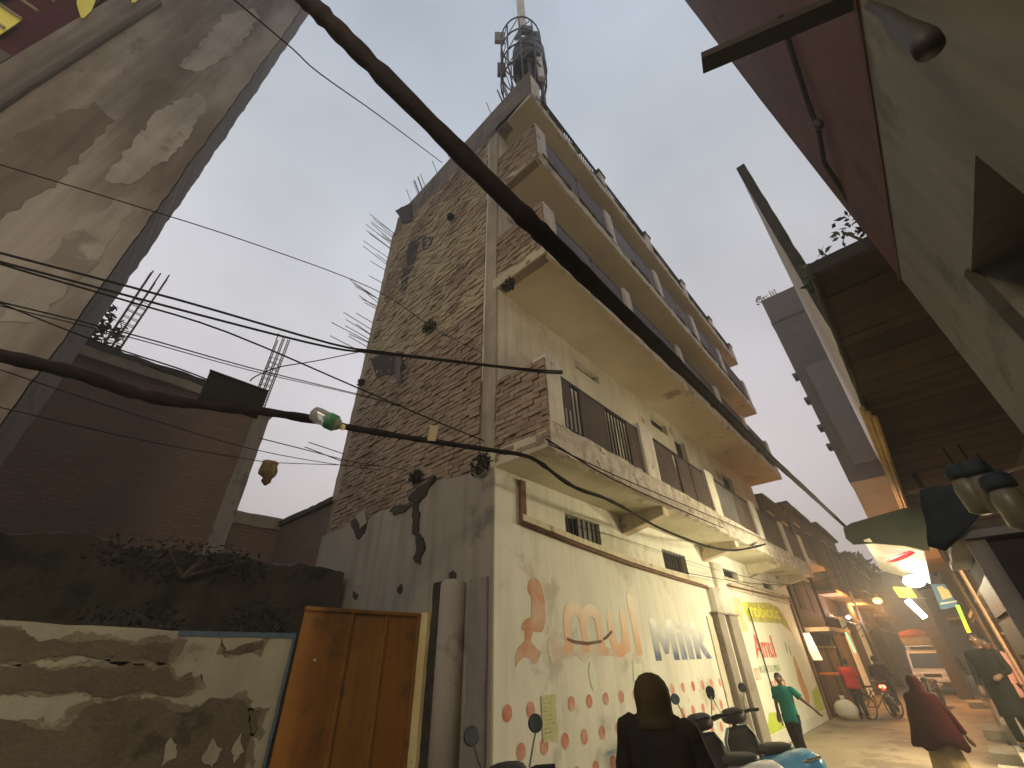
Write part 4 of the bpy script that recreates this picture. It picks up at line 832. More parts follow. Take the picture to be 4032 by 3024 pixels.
# awning, banner and flood lamp by the right hand stalls
mat('green_tarp', (.022,.035,.022), (.03,.04,.026), 2, rough=.8, bump=.4); mat('banner', (.66,.60,.46), (.60,.54,.42), 1.5, (.48,.42,.32), 3, .6, bump=.15, rough=.6)
aw = thing('green_awning', (12.5, 0, 4), 'dark green tarpaulin awning over the stalls under the timber canopy', 'awning')
P = [onX(x, y, X) for (x, y), X in (((3320,2080),12.6), ((3350,2060),12.4), ((3420,2040),12.1), ((3560,2000),11.8), ((3640,2010),11.7))]
P2 = [onX(x, y, X) for (x, y), X in (((3330,2120),12.6), ((3360,2145),12.5), ((3440,2140),12.3), ((3560,2150),12.0), ((3660,2170),11.8))]
mb = MB(); n = len(P)
top = P+[p+Vector((3.2,-.05,.15)) for p in reversed(P)]
mb.v = [tuple(p) for p in P+P2]+[tuple(p+Vector((3.0,-.1,.25))) for p in P]
for i in range(n-1): mb.f += [(i, i+1, n+i+1, n+i), (i, 2*n+i, 2*n+i+1, i+1)]
o = mb.build('tarpaulin', 'green_tarp', aw); md = o.modifiers.new('t', 'SOLIDIFY'); md.thickness = .02
for x in (12.1, 15.2): MB().tube([(x, -.62, 0), (x, -.60, 4.4)], .03, 8).build('awning_pole', 'rust_pipe', aw)
MB().tube([(12.0, -.62, 4.2), (12.5, .8, 4.15)], .02, 6).build('awning_rail', 'rust_pipe', aw)
bn = thing('shop_banner', (12.8, .1, 3.6), 'pale shop banner with a red brush stroke hanging over the flood lamp', 'banner')
B = [onX(x, y, X) for (x, y), X in (((3400,2128),12.3), ((3445,2112),12.3), ((3640,2172),12.3), ((3665,2300),13.5), ((3560,2262),14.1), ((3475,2250),14.2))]
mb = MB(); mb.prism(B, (.02,0,.012)); mb.build('sheet', 'banner', bn)
RS = [onX(x, y, X)-Vector((.02,0,.01)) for (x, y), X in (((3500,2200),12.68), ((3525,2190),12.57), ((3560,2172),12.46), ((3605,2162),12.38), ((3600,2178),12.47), ((3570,2195),12.64), ((3530,2210),12.77), ((3480,2215),12.84))]
mb = MB(); mb.quad(*RS); mb.build('red_stroke', mat('red_ink', (.65,.03,.05), bump=0, rough=.5), bn, recalc=False)
LP = Vector((13.3, .14, 3.12))
fl = thing('flood_lamp', LP, 'bright white flood lamp under the pale banner', 'lamp')
MB().obox(LP+Vector((.05,-.0,.04)), (.03,0,.0), (0,.13,0), (0,0,.085)).build('housing', 'black_metal', fl, bevel=.01)
MB().ball(LP+Vector((-.0,.0,.02)), .06, .19, .125).build('lens', mat('led', (1,1,1), bump=0, emit=(.95,1,.86), estr=60), fl)
MB().bar(LP+Vector((.06,0,.1)), LP+Vector((.1,-.3,.62)), .03, .03).build('lamp_arm', 'black_metal', fl)
def point(name, loc, col, p, r, par=None):
    d = bpy.data.lights.new(name, 'POINT'); d.energy = p; d.color = col; d.shadow_soft_size = r
    o = bpy.data.objects.new(name, d); COL.objects.link(o); o.location = loc; children_keep(o, par); return o
fd = bpy.data.lights.new('flood_light', 'SPOT'); fd.energy = 1100; fd.color = (1,.93,.62); fd.shadow_soft_size = .09; fd.spot_size = math.radians(168); fd.spot_blend = .6
fo = bpy.data.objects.new('flood_light', fd); COL.objects.link(fo); fo.location = LP+Vector((-.05,.05,-.04)); fo.rotation_euler = Vector((.35,-.85,.38)).to_track_quat('Z','Y').to_euler(); children_keep(fo, fl)
m_sod = mat('sodium', (1,.6,.2), bump=0, emit=(1,.36,.05), estr=7)
SG = 'sodium street lamps'
for i, (px, py, X, pw, lb) in enumerate(((3455,2365,27,600,'orange sodium street lamp over the middle of the far street'), (3360,2374,33,300,'small orange street lamp on the far house fronts'))):
    p = onX(px, py, X); t = thing('street_lamp', (p.x, p.y, 0), lb, 'street lamp', SG)
    MB().ball(p, .17,.17,.12).build('bulb', m_sod, t, smooth=True)
    MB().lathe(p+Vector((0,0,.1)), [(.22,0),(.2,.06),(.05,.14)], 12).build('shade', 'black_metal', t)
    MB().tube([(p.x+.1, p.y+.9, 0), (p.x+.1, p.y+.9, p.z+.5), (p.x, p.y+.3, p.z+.45), (p.x, p.y, p.z+.22)], .05, 8).build('pole', 'black_metal', t)
    point('sodium_light', p-Vector((.2,0,.25)), (1,.42,.1), pw, .2, t)
for k in range(3):
    p = onX(3345+k*12, 2373, 33.2)
p = onX(3340,2430,27); t = thing('tube_lamp', (p.x, p.y, p.z), 'violet white lamp on the grey house awning', 'lamp'); MB().ball(p, .09,.09,.07).build('bulb', mat('led_violet', (1,1,1), bump=0, emit=(.85,.75,1), estr=30), t, smooth=True); MB().bar(p, p+Vector((.1,.6,.1)), .04,.04).build('arm', 'black_metal', t)
point('violet_light', p-Vector((.15,.1,.1)), (.85,.8,1), 60, .1, t)
sg = onX(3562,2332,16); t = thing('yellow_sign', sg, 'glowing yellow box sign beneath the flood lamp', 'sign')
MB().obox(sg, (.04,0,0), (0,.17,.02), (0,.02,.12)).build('lightbox', mat('sign_yellow', (1,.8,.05), bump=0, emit=(1,.72,.02), estr=3.5), t, bevel=.01); MB().bar(sg, sg+Vector((.05,-.8,.1)), .03,.03).build('arm', 'black_metal', t)
sg = onX(3612,2400,17); t = thing('tube_lamp', sg, 'short violet tube lamp hanging below the yellow sign', 'lamp'); MB().tube([sg+Vector((0,.12,.24)), sg+Vector((0,-.08,-.2))], .07, 8).build('tube', 'led_violet', t); MB().bar(sg+Vector((.05,.1,.25)), sg+Vector((.05,-.7,.3)), .03,.03).build('arm', 'black_metal', t)
# assumed street lamp behind the viewer, added to warm side wall and gate
t = thing('street_lamp', (-3.6,.2,0), 'assumed unseen sodium street lamp added on a pole in the lane opposite the orange gate', 'street lamp', SG); p = Vector((-3.0,.2,6.8))
MB().ball(p, .13,.13,.1).build('bulb', m_sod, t, smooth=True); MB().lathe(p+Vector((0,0,.08)), [(.2,0),(.18,.06),(.05,.14)], 12).build('shade', 'black_metal', t)
MB().tube([(-3.6,.2,0),(-3.6,.2,7.0),(-3.4,.2,7.2),(-3.0,.2,7.0)], .05, 8).build('pole', 'black_metal', t); point('sodium_light', p-Vector((0,0,.25)), (1,.80,.52), 480, .55, t)
# blue hanging signboard with a pale arch, green and yellow strips
sb = thing('blue_signboard', (14.5,-.1,2.6), 'blue hanging signboard with a tan arch and white lettering line', 'sign')
Q = [onX(x, y, 14.5) for x, y in ((3665,2300),(3720,2300),(3775,2385),(3705,2402))]
mb = MB(); mb.prism(Q, (.03,0,0)); mb.build('board', mat('sign_blue', (.05,.13,.22), (.07,.16,.25), 4, rough=.4, bump=.05), sb)
Q = [onX(x, y, 14.49) for x, y in ((3688,2312),(3705,2306),(3735,2325),(3750,2352),(3712,2362))]; mb = MB(); mb.quad(*Q); mb.build('tan_arch', mat('sign_tan', (.60,.47,.24), bump=0), sb, recalc=False)
Q = [onX(x, y, 14.49) for x, y in ((3702,2374),(3768,2364),(3769,2369),(3703,2381))]; mb = MB(); mb.quad(*Q); mb.build('lettering_line', 'white_paint', sb, recalc=False)
ss = thing('strip_sign', (12.8,-.25,2.3), 'green and yellow strip sign leaning below the blue signboard', 'sign')
for pts, m_ in ((((3760,2382),(3778,2382),(3802,2440),(3788,2446)), mat('sign_green', (.25,.55,.06), bump=0, emit=(.3,.7,.05), estr=.5)), (((3788,2446),(3802,2441),(3825,2490),(3808,2492)), mat('sign_yel2', (.75,.55,.05), bump=0, emit=(.9,.6,.05), estr=.5))):
    Q = [onX(x, y, 12.8) for x, y in pts]; mb = MB(); mb.prism(Q, (.03,0,0)); mb.build('strip', m_, ss)
gs = thing('green_tube_sign', onX(3345,2500,23), 'slim green lit strip on the grey house front', 'sign')
MB().bar(onX(3330,2490,23.5), onX(3368,2570,23.5), .05, .07).build('strip', mat('sign_green2', (.2,.8,.3), bump=0, emit=(.25,1,.4), estr=1.5), gs)
# lit stall at the end of the painted wall
sl = thing('lit_stall', (20.6,3.75,0), 'bright snack stall with lit display at the end of the painted wall', 'stall')
MB().obox(onX(3195,2545,20.5), (.03,0,0), (0,.14,0), (.0,.06,.42)).build('display', mat('lit_display', (.9,.85,.7), (.8,.6,.4), 30, bump=0, emit=(1,.85,.55), estr=.7), sl)
MB().box(20.3, 20.75, 3.35, 3.95, 1.18, 1.24).build('counter', mat('orange_counter', (.5,.14,.03), bump=.1), sl)
for x, y in ((20.32,3.38), (20.32,3.92), (20.7,3.38), (20.7,3.92)): MB().bar((x,y,0), (x,y,1.18), .05,.05).build('leg', 'rust_pipe', sl)
MB().box(20.3, 20.75, 3.4, 3.95, .12, .16).build('shelf', 'orange_counter', sl)
point('stall_light', (20.2,3.5,2.3), (1,.7,.35), 35, .1, sl)
sk = thing('white_sack', (19.9,3.45,0), 'white bulging sack on the ground beside the snack stall', 'sack')
MB().ball((19.9,3.45,.28), .34,.33,.27, 16, 10, lambda p: Vector((p.x, p.y, p.z if p.z > -.2 else -.2-.02))*(1+.12*noise.noise(p*7))).build('sack_body', mat('sack_white', (.68,.66,.6), (.6,.58,.5), 6, bump=.4), sk, smooth=True)
MB().lathe((19.9,3.45,.52), [(.09,0),(.05,.05),(.08,.12)], 10).build('tied_neck', 'sack_white', sk, smooth=True)
# plinth and stone steps along the right
mat('stone', (.38,.34,.26), (.30,.26,.20), 1.5, (.2,.17,.13), 2, .58, bump=.4)
pl = thing('shop_plinth', (14,-1,0), 'long stone plinth in front of the right hand stalls', 'plinth')
x = 9.5
while x < 24:
    l = R_.uniform(1.2,1.9); MB().rough(x, x+l-.015, -1.2, -.12+R_.uniform(-.05,.05), 0, .38+R_.uniform(-.02,.02), seg=.2, j=.015, seed=x).build('stone_block', 'stone', pl); x += l
GS = 'loose step slabs along the plinth'
for i, (x, y, lb) in enumerate(((12.2,.05,'pale step slab by the black clothed person'), (14.6,.1,'pale step slab in the middle of the plinth'), (18.2,.12,'pale step slab next to the far end of the plinth'), (26.5,.3,'long pale slab lying before the brown shop house'))):
    tag(MB().rough(x-.6, x+.6, y-.22, y+.22, .012, .2, seg=.15, j=.02, seed=i).build('step_slab', 'stone'), lb, 'step', GS)
# dark stall cabinets on the right and the pots hanging above them
cb = thing('stall_cabinet', (7,-.8,0), 'tall dark shuttered stall cabinet under the timber canopy', 'cabinet')
MB().box(6.2, 8.6, -2.2, -.52, 0, 2.75).build('body', mat('stall_dark', (.06,.045,.035), (.045,.035,.028), 1.2, bump=.2), cb)
for k in range(6): MB().box(6.25, 8.55, -.515, -.50, .3+k*.38, .3+k*.38+.33).build('slat', 'brown_sheet', cb)
MB().box(6.15, 6.23, -.6, -.46, 0, 2.9).build('corner_post', 'casing', cb)
MB().rough(6.1, 8.65, -2.2, -.35, 2.78, 2.86, seg=.2, j=.02, seed=4).build('roof_sheet', 'tin', cb)
sh_ = thing('assumed_open_shop', (11,-1.8,0), 'assumed open fronted lit shop with added lamps between the dark cabinet and the brown shop house', 'shop')  # assumed shop room, added to hold lamps that light the street
MB().box(9.0, 23.4, -2.95, -2.85, .4, 3.2).build('rear_wall', mat('shop_inner', (.5,.45,.34), (.42,.37,.28), 1, bump=.1), sh_)
MB().box(9.0, 23.4, -2.85, -1.0, 3.1, 3.18).build('ceiling', 'shop_inner', sh_)
for k, (x, pw) in enumerate(((10.6,620), (16.5,110))):  # assumed tube lamps out of view, added to light the painted front wall
    tl = MB().tube([(x-.6,-1.5,2.9), (x+.6,-1.5,2.9)], .025, 8).build('tube_lamp', mat('assumed_tube_emit', (1,1,1), bump=0, emit=(1,.95,.75), estr=8), sh_)
    point('assumed_tube_light', (x,-1.45,2.75), (1,.84,.50), pw, .3, tl)
for k in range(7):
    MB().box(9.3+k*2, 10.9+k*2, -2.6, -2.2, .4, 1.3).build('counter', 'plank_dark', sh_)
mat('pot_cream', (.15,.13,.08), (.12,.105,.065), 4, rough=.4, bump=.1, spec=.5); mat('blue_tarp', (.012,.02,.028), (.018,.028,.036), 2, rough=.6, bump=.5)
GP = 'plastic jars hanging under the canopy'
for i, (px, py, X, lb) in enumerate(((3835,1950,4.95,'cream plastic jar with dark lid hanging under the timber canopy'), (3900,1940,4.9,'cream plastic jar hanging beside its dark lidded twin'), (3995,2000,4.7,'large cream plastic jar hanging near the pale shop house'))):
    p = onX(px, py, X); t = thing('hanging_jar', p, lb, 'jar', GP)
    MB().lathe(p-Vector((0,0,.15)), [(.04,0),(.085,.03),(.095,.2),(.08,.27),(.06,.3)], 14).build('body', 'pot_cream', t, smooth=True)
    MB().lathe(p+Vector((0,0,.14)), [(.09,0),(.1,.03),(.085,.1),(.03,.13)], 14).build('lid', 'blue_tarp', t, smooth=True)
    MB().tube([p+Vector((0,0,.25)), p+Vector((0,0,.42))], .006, 5).build('cord', 'cable', t)
tp = thing('blue_tarpaulin', onX(3750,2060,5.6), 'dark blue folded tarpaulin hanging under the timber canopy', 'tarpaulin')
Q0 = [onX(x, y, 6.0) for x, y in ((3620,1930),(3700,1910),(3790,1900),(3880,1860),(3960,1840))]; Q1 = [onX(x, y, 6.05) for x, y in ((3660,2150),(3720,2170),(3780,2120),(3830,2060),(3900,1990))]
mb = MB(); rows = 6
for r_i in range(rows+1):
    for a, b in zip(Q0, Q1):
        q = a.lerp(b, r_i/rows); mb.v.append(tuple(q+Vector((.06*noise.noise((q.y*9, q.z*3, 1)), .03*noise.noise((q.y*7, 3, q.z*4)), 0))))
for r_i in range(rows):
    for k in range(4): a = r_i*5+k; mb.f.append((a, a+1, a+6, a+5))
o = mb.build('sheet', 'blue_tarp', tp, smooth=True); md = o.modifiers.new('t', 'SOLIDIFY'); md.thickness = .012
MB().tube([Q0[0]+Vector((0,.1,0)), Q0[2], Q0[-1]-Vector((0,.4,0))], .015, 6).build('rail', 'rust_pipe', tp)

# ------------------------------------------------------------------ people
mat('skin', (.13,.07,.045), (.11,.06,.04), 6, rough=.55, bump=.05); mat('hair', (.012,.01,.01), rough=.6, bump=.3, bscale=80)
mat('shoe', (.03,.028,.028), rough=.6, bump=.1); mat('eye', (.5,.5,.48), bump=0, rough=.3)
def skin_mesh(V, E, R, root):
    me = bpy.data.meshes.new('s'); me.from_pydata([Vector(v) for v in V], E, []); o = bpy.data.objects.new('s', me); COL.objects.link(o)
    md = o.modifiers.new('k', 'SKIN'); md.use_smooth_shade = True; md.branch_smoothing = .3
    lay = me.skin_vertices[0].data
    for i, r in enumerate(R):
        lay[i].radius = (r, r) if not isinstance(r, tuple) else r
        lay[i].use_root = i == root
    sb_ = o.modifiers.new('s', 'SUBSURF'); sb_.levels = 1
    dg = bpy.context.evaluated_depsgraph_get(); m2 = bpy.data.meshes.new_from_object(o.evaluated_get(dg))
    v = [tuple(x.co) for x in m2.vertices]; f = [tuple(p.vertices) for p in m2.polygons]
    bpy.data.objects.remove(o); bpy.data.meshes.remove(me); bpy.data.meshes.remove(m2); return v, f
def spath(P, R, sub=3):
    Q, S = [], []
    for i in range(len(P)-1):
        p0, p1, p2, p3 = P[max(i-1,0)], P[i], P[i+1], P[min(i+2,len(P)-1)]
        for k in range(sub):
            t = k/sub; Q.append(.5*((2*p1)+(p2-p0)*t+(2*p0-5*p1+4*p2-p3)*t*t+(3*p1-p0-3*p2+p3)*t**3)); S.append(R[i]*(1-t)+R[i+1]*t)
    return Q+[P[-1]], S+[R[-1]]
def person(loc, rz, H, label, J, top, legs, hair=True, skirt=None, group=None, sleeves=True, topcol=None, fingers=True, lean=0, lift=0):
    """J: joints for a 1.7 m figure facing +x: elbow, wrist, knee, ankle for left (+y) and right"""
    s = H/1.7; t = thing('person', loc, label, 'person', group, local=True, rz=rz)
    D = dict(pel=(0,0,.94), spi=(.01,0,1.12), che=(.01,0,1.32), nec=(0,0,1.46), hea=(.015,0,1.56),
             hl=(0,.09,.88), hr=(0,-.09,.88), sl=(0,.175,1.40), sr=(0,-.175,1.40),
             el=(-.02,.23,1.13), er=(-.02,-.23,1.13), wl=(.05,.25,.88), wr=(.05,-.25,.88), kl=(.02,.10,.50), kr=(.02,-.10,.50), al=(-.02,.10,.09), ar=(-.02,-.10,.09)); D.update(J)
    D = {k: Vector(v)*s for k, v in D.items()}
    names = ['pel','spi','che','nec','hea','hl','hr','sl','sr','el','er','wl','wr','kl','kr','al','ar']
    V = [D[n] for n in names]; R = [x*s for x in (.125,.12,.14,.055,.06,.085,.085,.06,.06,.044,.044,.031,.031,.058,.058,.038,.038)]
    ix = {n: i for i, n in enumerate(names)}; E = [(ix[a], ix[b]) for a, b in (('pel','spi'),('spi','che'),('che','nec'),('nec','hea'),('pel','hl'),('pel','hr'),('che','sl'),('che','sr'),('sl','el'),('sr','er'),('el','wl'),('er','wr'),('hl','kl'),('hr','kr'),('kl','al'),('kr','ar'))]
    for sd_, a, w_ in ((1,'al','wl'), (-1,'ar','wr')):
        V.append(D[a]+Vector((.15*s,0,-.05*s))); R.append(.03*s); E.append((ix[a], len(V)-1))
        d = (D[w_]-D['el' if sd_ > 0 else 'er']).normalized(); pm = D[w_]+d*.06*s; V.append(pm); R.append(.042*s); E.append((ix[w_], len(V)-1)); pi_ = len(V)-1
        if fingers:
            side = d.cross(Vector((0,1,0))).normalized()
            for k, (o_, ln) in enumerate(((-.027,.07), (-.009,.085), (.009,.08), (.027,.062))):
                V.append(pm+side*o_*s+d*ln*.5*s); R.append(.013*s); E.append((pi_, len(V)-1)); V.append(pm+side*o_*s+d*ln*s+Vector((.015,0,-.005))*s); R.append(.012*s); E.append((len(V)-2, len(V)-1))
            V.append(pm-side*.045*s-d*.015*s+Vector((.02,0,0))*s); R.append(.010*s); E.append((pi_, len(V)-1)); V.append(pm-side*.055*s+d*.03*s+Vector((.025,0,0))*s); R.append(.009*s); E.append((len(V)-2, len(V)-1))
    v, f = skin_mesh(V, E, R, 0); mb = MB(); mb.add(v, f)
    hc = D['hea']+Vector((.012,0,.035))*s
    def hf(p):
        q = p.copy()
        if q.x > .05*s and abs(q.y) < .022*s and -.05*s < q.z < .02*s: q.x += .022*s
        if q.z < -.04*s: q.y *= .82; q.x *= .95
        return q
    mb.ball(hc, .098*s, .078*s, .118*s, 16, 12, hf)
    for w_, e_ in (('wl','el'), ('wr','er')):
        d = (D[w_]-D[e_]).normalized(); mb.tube([D[w_]-d*.02*s, D[w_]+d*.03*s, D[w_]+d*.08*s, D[w_]+d*.13*s, D[w_]+d*.16*s], [.028*s,.038*s,.044*s,.036*s,.018*s], 8)
    for sd_ in (1, -1): mb.ball(hc+Vector((-.005, sd_*.08, -.01))*s, .02*s, .01*s, .032*s, 6, 5)
    mb.build('body', 'skin', t, smooth=True)
    if hair:
        def capf(p): return p if p.z > -.01*s or p.x < 0 else Vector((p.x*.55, p.y*.9, p.z*.2))
        MB().ball(hc+Vector((-.012,0,.02))*s, .102*s, .086*s, .110*s, 14, 10, capf).build('hair', 'hair', t, smooth=True)
        for sd_ in (1, -1): MB().ball(hc+Vector((.088, sd_*.032, .008))*s, .008*s, .014*s, .008*s, 8, 5).build('eye', 'eye', t, smooth=True)
    if top:
        m_, hem, wid = top; mb = MB()
        prof = [(hem, .155*wid, .185*wid), (hem+.06, .152*wid, .18*wid), (hem+.12, .145*wid, .17*wid), (hem+.2, .142*wid, .168*wid), (max(1.05,hem+.25), .137*wid, .163*wid), (1.12, .135*wid, .16*wid), (1.28, .142*wid, .185*wid), (1.37, .125*wid, .20*wid), (1.425, .095, .15), (1.455, .065, .075)]; prof = [(z+lift if z > 1.2 else z, a, b) for z, a, b in prof]
        def cen(z): 
            k = min(1, max(0, (z-.94)/.38)); return D['pel'].lerp(D['che'], k)*(1/s)
        rr = []
        for z, a, b in prof:
            c = cen(z); rr.append([Vector((c.x+a*math.cos(q*math.pi/10)*(1+.10*noise.noise((q*1.3,z*7,H))+.04*noise.noise((q*3.1,z*16,H))), c.y+b*math.sin(q*math.pi/10)*(1+.10*noise.noise((q*1.3,z*7,H+3))), z+.012*math.sin(q*1.9)))*s for q in range(20)])
        mb.rings(rr)
        for a, b, c in (('sl','el','wl'), ('sr','er','wr')):
            if sleeves: mb.tube(*spath([D['che'].lerp(D[a],.45), D[a]+(D[a]-D['che']).normalized()*.0-Vector((0,0,.02*s)), D[a].lerp(D[b],.22), D[a].lerp(D[b],.5), D[b], D[b].lerp(D[c],.55), D[c].lerp(D[b],.06)], [.06*s,.078*s,.074*s,.066*s,.058*s,.05*s,.044*s]), 12)
            else: mb.tube(*spath([D['che'].lerp(D[a],.45), D[a]-Vector((0,0,.02*s)), D[a].lerp(D[b],.25), D[a].lerp(D[b],.5), D[a].lerp(D[b],.8)], [.06*s,.075*s,.073*s,.07*s,.074*s]), 12)
        mb.build('top', m_, t, smooth=True)
    if legs:
        mb = MB(); z0 = .97
        mb.rings([[Vector((a*math.cos(q*math.pi/8), b*math.sin(q*math.pi/8), z))*s+Vector((D['pel'].x, D['pel'].y, D['pel'].z-.94*s)) for q in range(16)] for z, a, b in ((.80,.06,.10), (.86,.125,.17), (.95,.12,.155), (1.02,.11,.145))])
        for h_, k_, a_ in (('hl','kl','al'), ('hr','kr','ar')): mb.tube([D[h_]+Vector((0,0,.04*s)), D[h_].lerp(D[k_],.5), D[k_], D[k_].lerp(D[a_],.5), D[a_]+Vector((0,0,.02*s))], [.105*s,.093*s,.075*s,.068*s,.062*s], 10)
        mb.build('trousers', legs, t, smooth=True)
    for a_ in ('al','ar'): MB().ball(D[a_]+Vector((.06,0,-.045))*s, .13*s, .048*s, .045*s, 10, 6).build('shoe', 'shoe', t, smooth=True)
    return t, D, s
mat('jacket_dark', (.018,.016,.016), (.032,.022,.014), 3, rough=.8, spec=.04, bump=.4, bscale=20); mat('hood_brown', (.07,.05,.022), (.05,.036,.018), 5, rough=.9, spec=.04, bump=.5, bscale=30)
mat('teal', (.005,.105,.085), (.007,.125,.10), 4, rough=.8, spec=.04, bump=.2); mat('black_cloth', (.008,.008,.009), (.013,.012,.012), 4, rough=.85, spec=.04, bump=.3)
mat('maroon_shawl', (.035,.004,.006), (.025,.0035,.005), 3, rough=.85, spec=.04, bump=.3); mat('pale_skirt', (.30,.22,.12), (.22,.16,.09), 4, rough=.85, spec=.04, bump=.3)
mat('red_shirt', (.52,.03,.03), (.42,.025,.025), 4, rough=.8, spec=.04, bump=.2); mat('grey_cloth', (.05,.05,.05), rough=.8, spec=.04, bump=.2); mat('white_cloth', (.62,.62,.6), rough=.8, spec=.04, bump=.2); mat('pink_cloth', (.5,.24,.2), (.42,.2,.17), 5, rough=.8, spec=.04, bump=.2)
# hooded figure, back turned
t, D, s = person((3.30,1.70,0), math.radians(18), 1.74, 'dark hooded figure with back turned in front of the painted shop wall', dict(el=(.06,.265,1.2), wl=(.22,.2,1.02), er=(.06,-.265,1.2), wr=(.22,-.2,1.02), sl=(0,.18,1.47), sr=(0,-.18,1.45), che=(.01,0,1.36)), ('jacket_dark', .74, 1.14), 'black_cloth', hair=False, lift=.075)
hc = D['hea']+Vector((.0,0,.03)); mb = MB(); rr = []
for z, a, b, dx in ((-.14,.15,.165,-.01), (-.10,.125,.128,-.012), (-.05,.125,.118,-.015), (.01,.132,.122,-.015), (.065,.130,.118,-.018), (.11,.112,.10,-.02), (.142,.08,.068,-.022), (.158,.03,.026,-.024)):
    rr.append([hc+Vector((dx+(a*math.cos(q*math.pi/9) if math.cos(q*math.pi/9) < .5 else a*.62), b*math.sin(q*math.pi/9), z+.01*noise.noise((q,z*9,1)))) for q in range(18)])
mb.rings(rr).build('hood', 'hood_brown', t, smooth=True)
# boy in teal walking towards us
person((11.85,3.08,0), math.radians(180), 1.50, 'boy in teal t-shirt and dark trousers walking by the painted wall', dict(er=(.02,-.22,1.14), wr=(.06,-.24,.92), el=(.0,.36,1.20), wl=(.04,.56,1.03), kl=(.10,.08,.52), al=(.02,.09,.13), kr=(-.02,-.08,.50), ar=(-.18,-.06,.14), hea=(.02,-.01,1.56)), ('teal', .78, 1.02), 'black_cloth', sleeves=False)
# woman under a maroon shawl
t, D, s = person((11.0,.78,0), math.radians(0), 1.50, 'woman wrapped in a maroon shawl walking away down the street', dict(el=(.0,.24,1.12), wl=(.05,.22,.9), er=(-.02,-.30,1.14), wr=(-.02,-.40,.86), kl=(.08,.09,.5), al=(-.02,.09,.1)), ('maroon_shawl', .8, 1.05), 'pale_skirt', hair=False)
mb = MB(); rr = []
for z, a, b, dx, dy in ((.68,.27,.40,-.02,.03), (.80,.25,.37,-.02,.02), (.95,.22,.34,-.02,.0), (1.12,.20,.31,-.02,0), (1.28,.17,.265,-.02,0), (1.38,.155,.235,-.02,0), (1.44,.135,.17,-.02,0), (1.50,.115,.11,-.015,0), (1.55,.115,.10,-.015,0), (1.62,.122,.108,-.012,0), (1.68,.108,.095,-.012,0), (1.72,.075,.068,-.012,0), (1.74,.03,.03,-.01,0)):
    rr.append([Vector((dx+a*math.cos(q*math.pi/14)*(1+.10*math.sin(q*2.6+z*3)*(1.45-z if z < 1.45 else 0)), dy+b*math.sin(q*math.pi/14)*(1+.07*math.sin(q*2.2)*(1.5-z if z < 1.5 else 0)), z+(.06*math.sin(q*.9) if z < .75 else 0)))*s for q in range(28)])
mb.rings(rr).build('shawl', 'maroon_shawl', t, smooth=True)
mb = MB(); mb.rings([[Vector((a*math.cos(q*math.pi/12)*(1+.06*math.sin(q*2.1)), b*math.sin(q*math.pi/12)*(1+.06*math.cos(q*1.7)), z))*s for q in range(24)] for z, a, b in ((.12,.25,.30), (.4,.22,.26), (.8,.17,.2))]); mb.build('skirt', 'pale_skirt', t, smooth=True)
# man in a red shirt beside the bicycle
person((20.3,3.08,0), math.radians(-10), 1.66, 'man in red shirt and dark trousers beside the bicycle, back turned', dict(el=(.05,.26,1.16), wl=(.22,.28,1.0), er=(.1,-.25,1.14), wr=(.25,-.22,1.0), che=(.04,0,1.31), hea=(.07,0,1.56), kl=(.0,.07,.5), kr=(.03,-.07,.5)), ('red_shirt', .84, 1.15), 'black_cloth', sleeves=False)
person((13.1,-.30,.39), math.radians(170), 1.74, 'person in long black coat standing on the stone plinth', dict(el=(.05,.24,1.14), wl=(.2,.12,1.05)), ('black_cloth', .45, 1.12), 'black_cloth')
t, D, s = person((14.2,-.48,.39), math.radians(150), 1.68, 'person in pink and maroon wraps standing on the plinth behind the black coat', dict(), ('pink_cloth', .7, 1.1), 'maroon_shawl')
person((37.2,.42,.01), math.radians(190), 1.68, 'man in dark jacket and white trousers walking beside the white van', dict(kl=(.12,.09,.5), al=(.1,.09,.1), kr=(-.04,-.09,.5), ar=(-.2,-.09,.14)), ('grey_cloth', .85, 1.1), 'white_cloth')

# ------------------------------------------------------------------ scooters, motorcycle, bicycle, van
def paintm(n, c): return mat(n, c, rough=.25, bump=0, spec=.5, coat=.6)
paintm('scooter_white', (.78,.80,.76)); paintm('scooter_blue', (.10,.40,.68)); paintm('scooter_black', (.02,.02,.022)); mat('rubber', (.02,.02,.02), rough=.9, bump=.3); mat('chrome', (.55,.55,.55), rough=.25, metal=1, bump=0)
mat('black_trim', (.022,.021,.022), rough=.5, bump=.15); mat('glass_dark', (.03,.035,.04), rough=.08, bump=0, spec=.7); mat('mirror_glass', (.35,.42,.45), rough=.08, metal=.8, bump=0); mat('lens_red', (.4,.02,.02), rough=.2, bump=0)
def wheel(par, c, r, w_, ax=(0,1,0), nm='wheel'):
    o = MB().lathe(Vector(c)-Vector(ax)*w_/2, [(r*.55,0),(r*.9,0),(r,w_*.25),(r,w_*.75),(r*.9,w_),(r*.55,w_)], 22, ax).build(nm, 'rubber', par, smooth=True)
    MB().lathe(Vector(c)-Vector(ax)*w_*.4, [(r*.12,0),(r*.2,.005),(r*.5,.01),(r*.58,w_*.1),(r*.58,w_*.7),(r*.2,w_*.8)], 16, ax).build('rim', 'chrome', o, smooth=True); return o
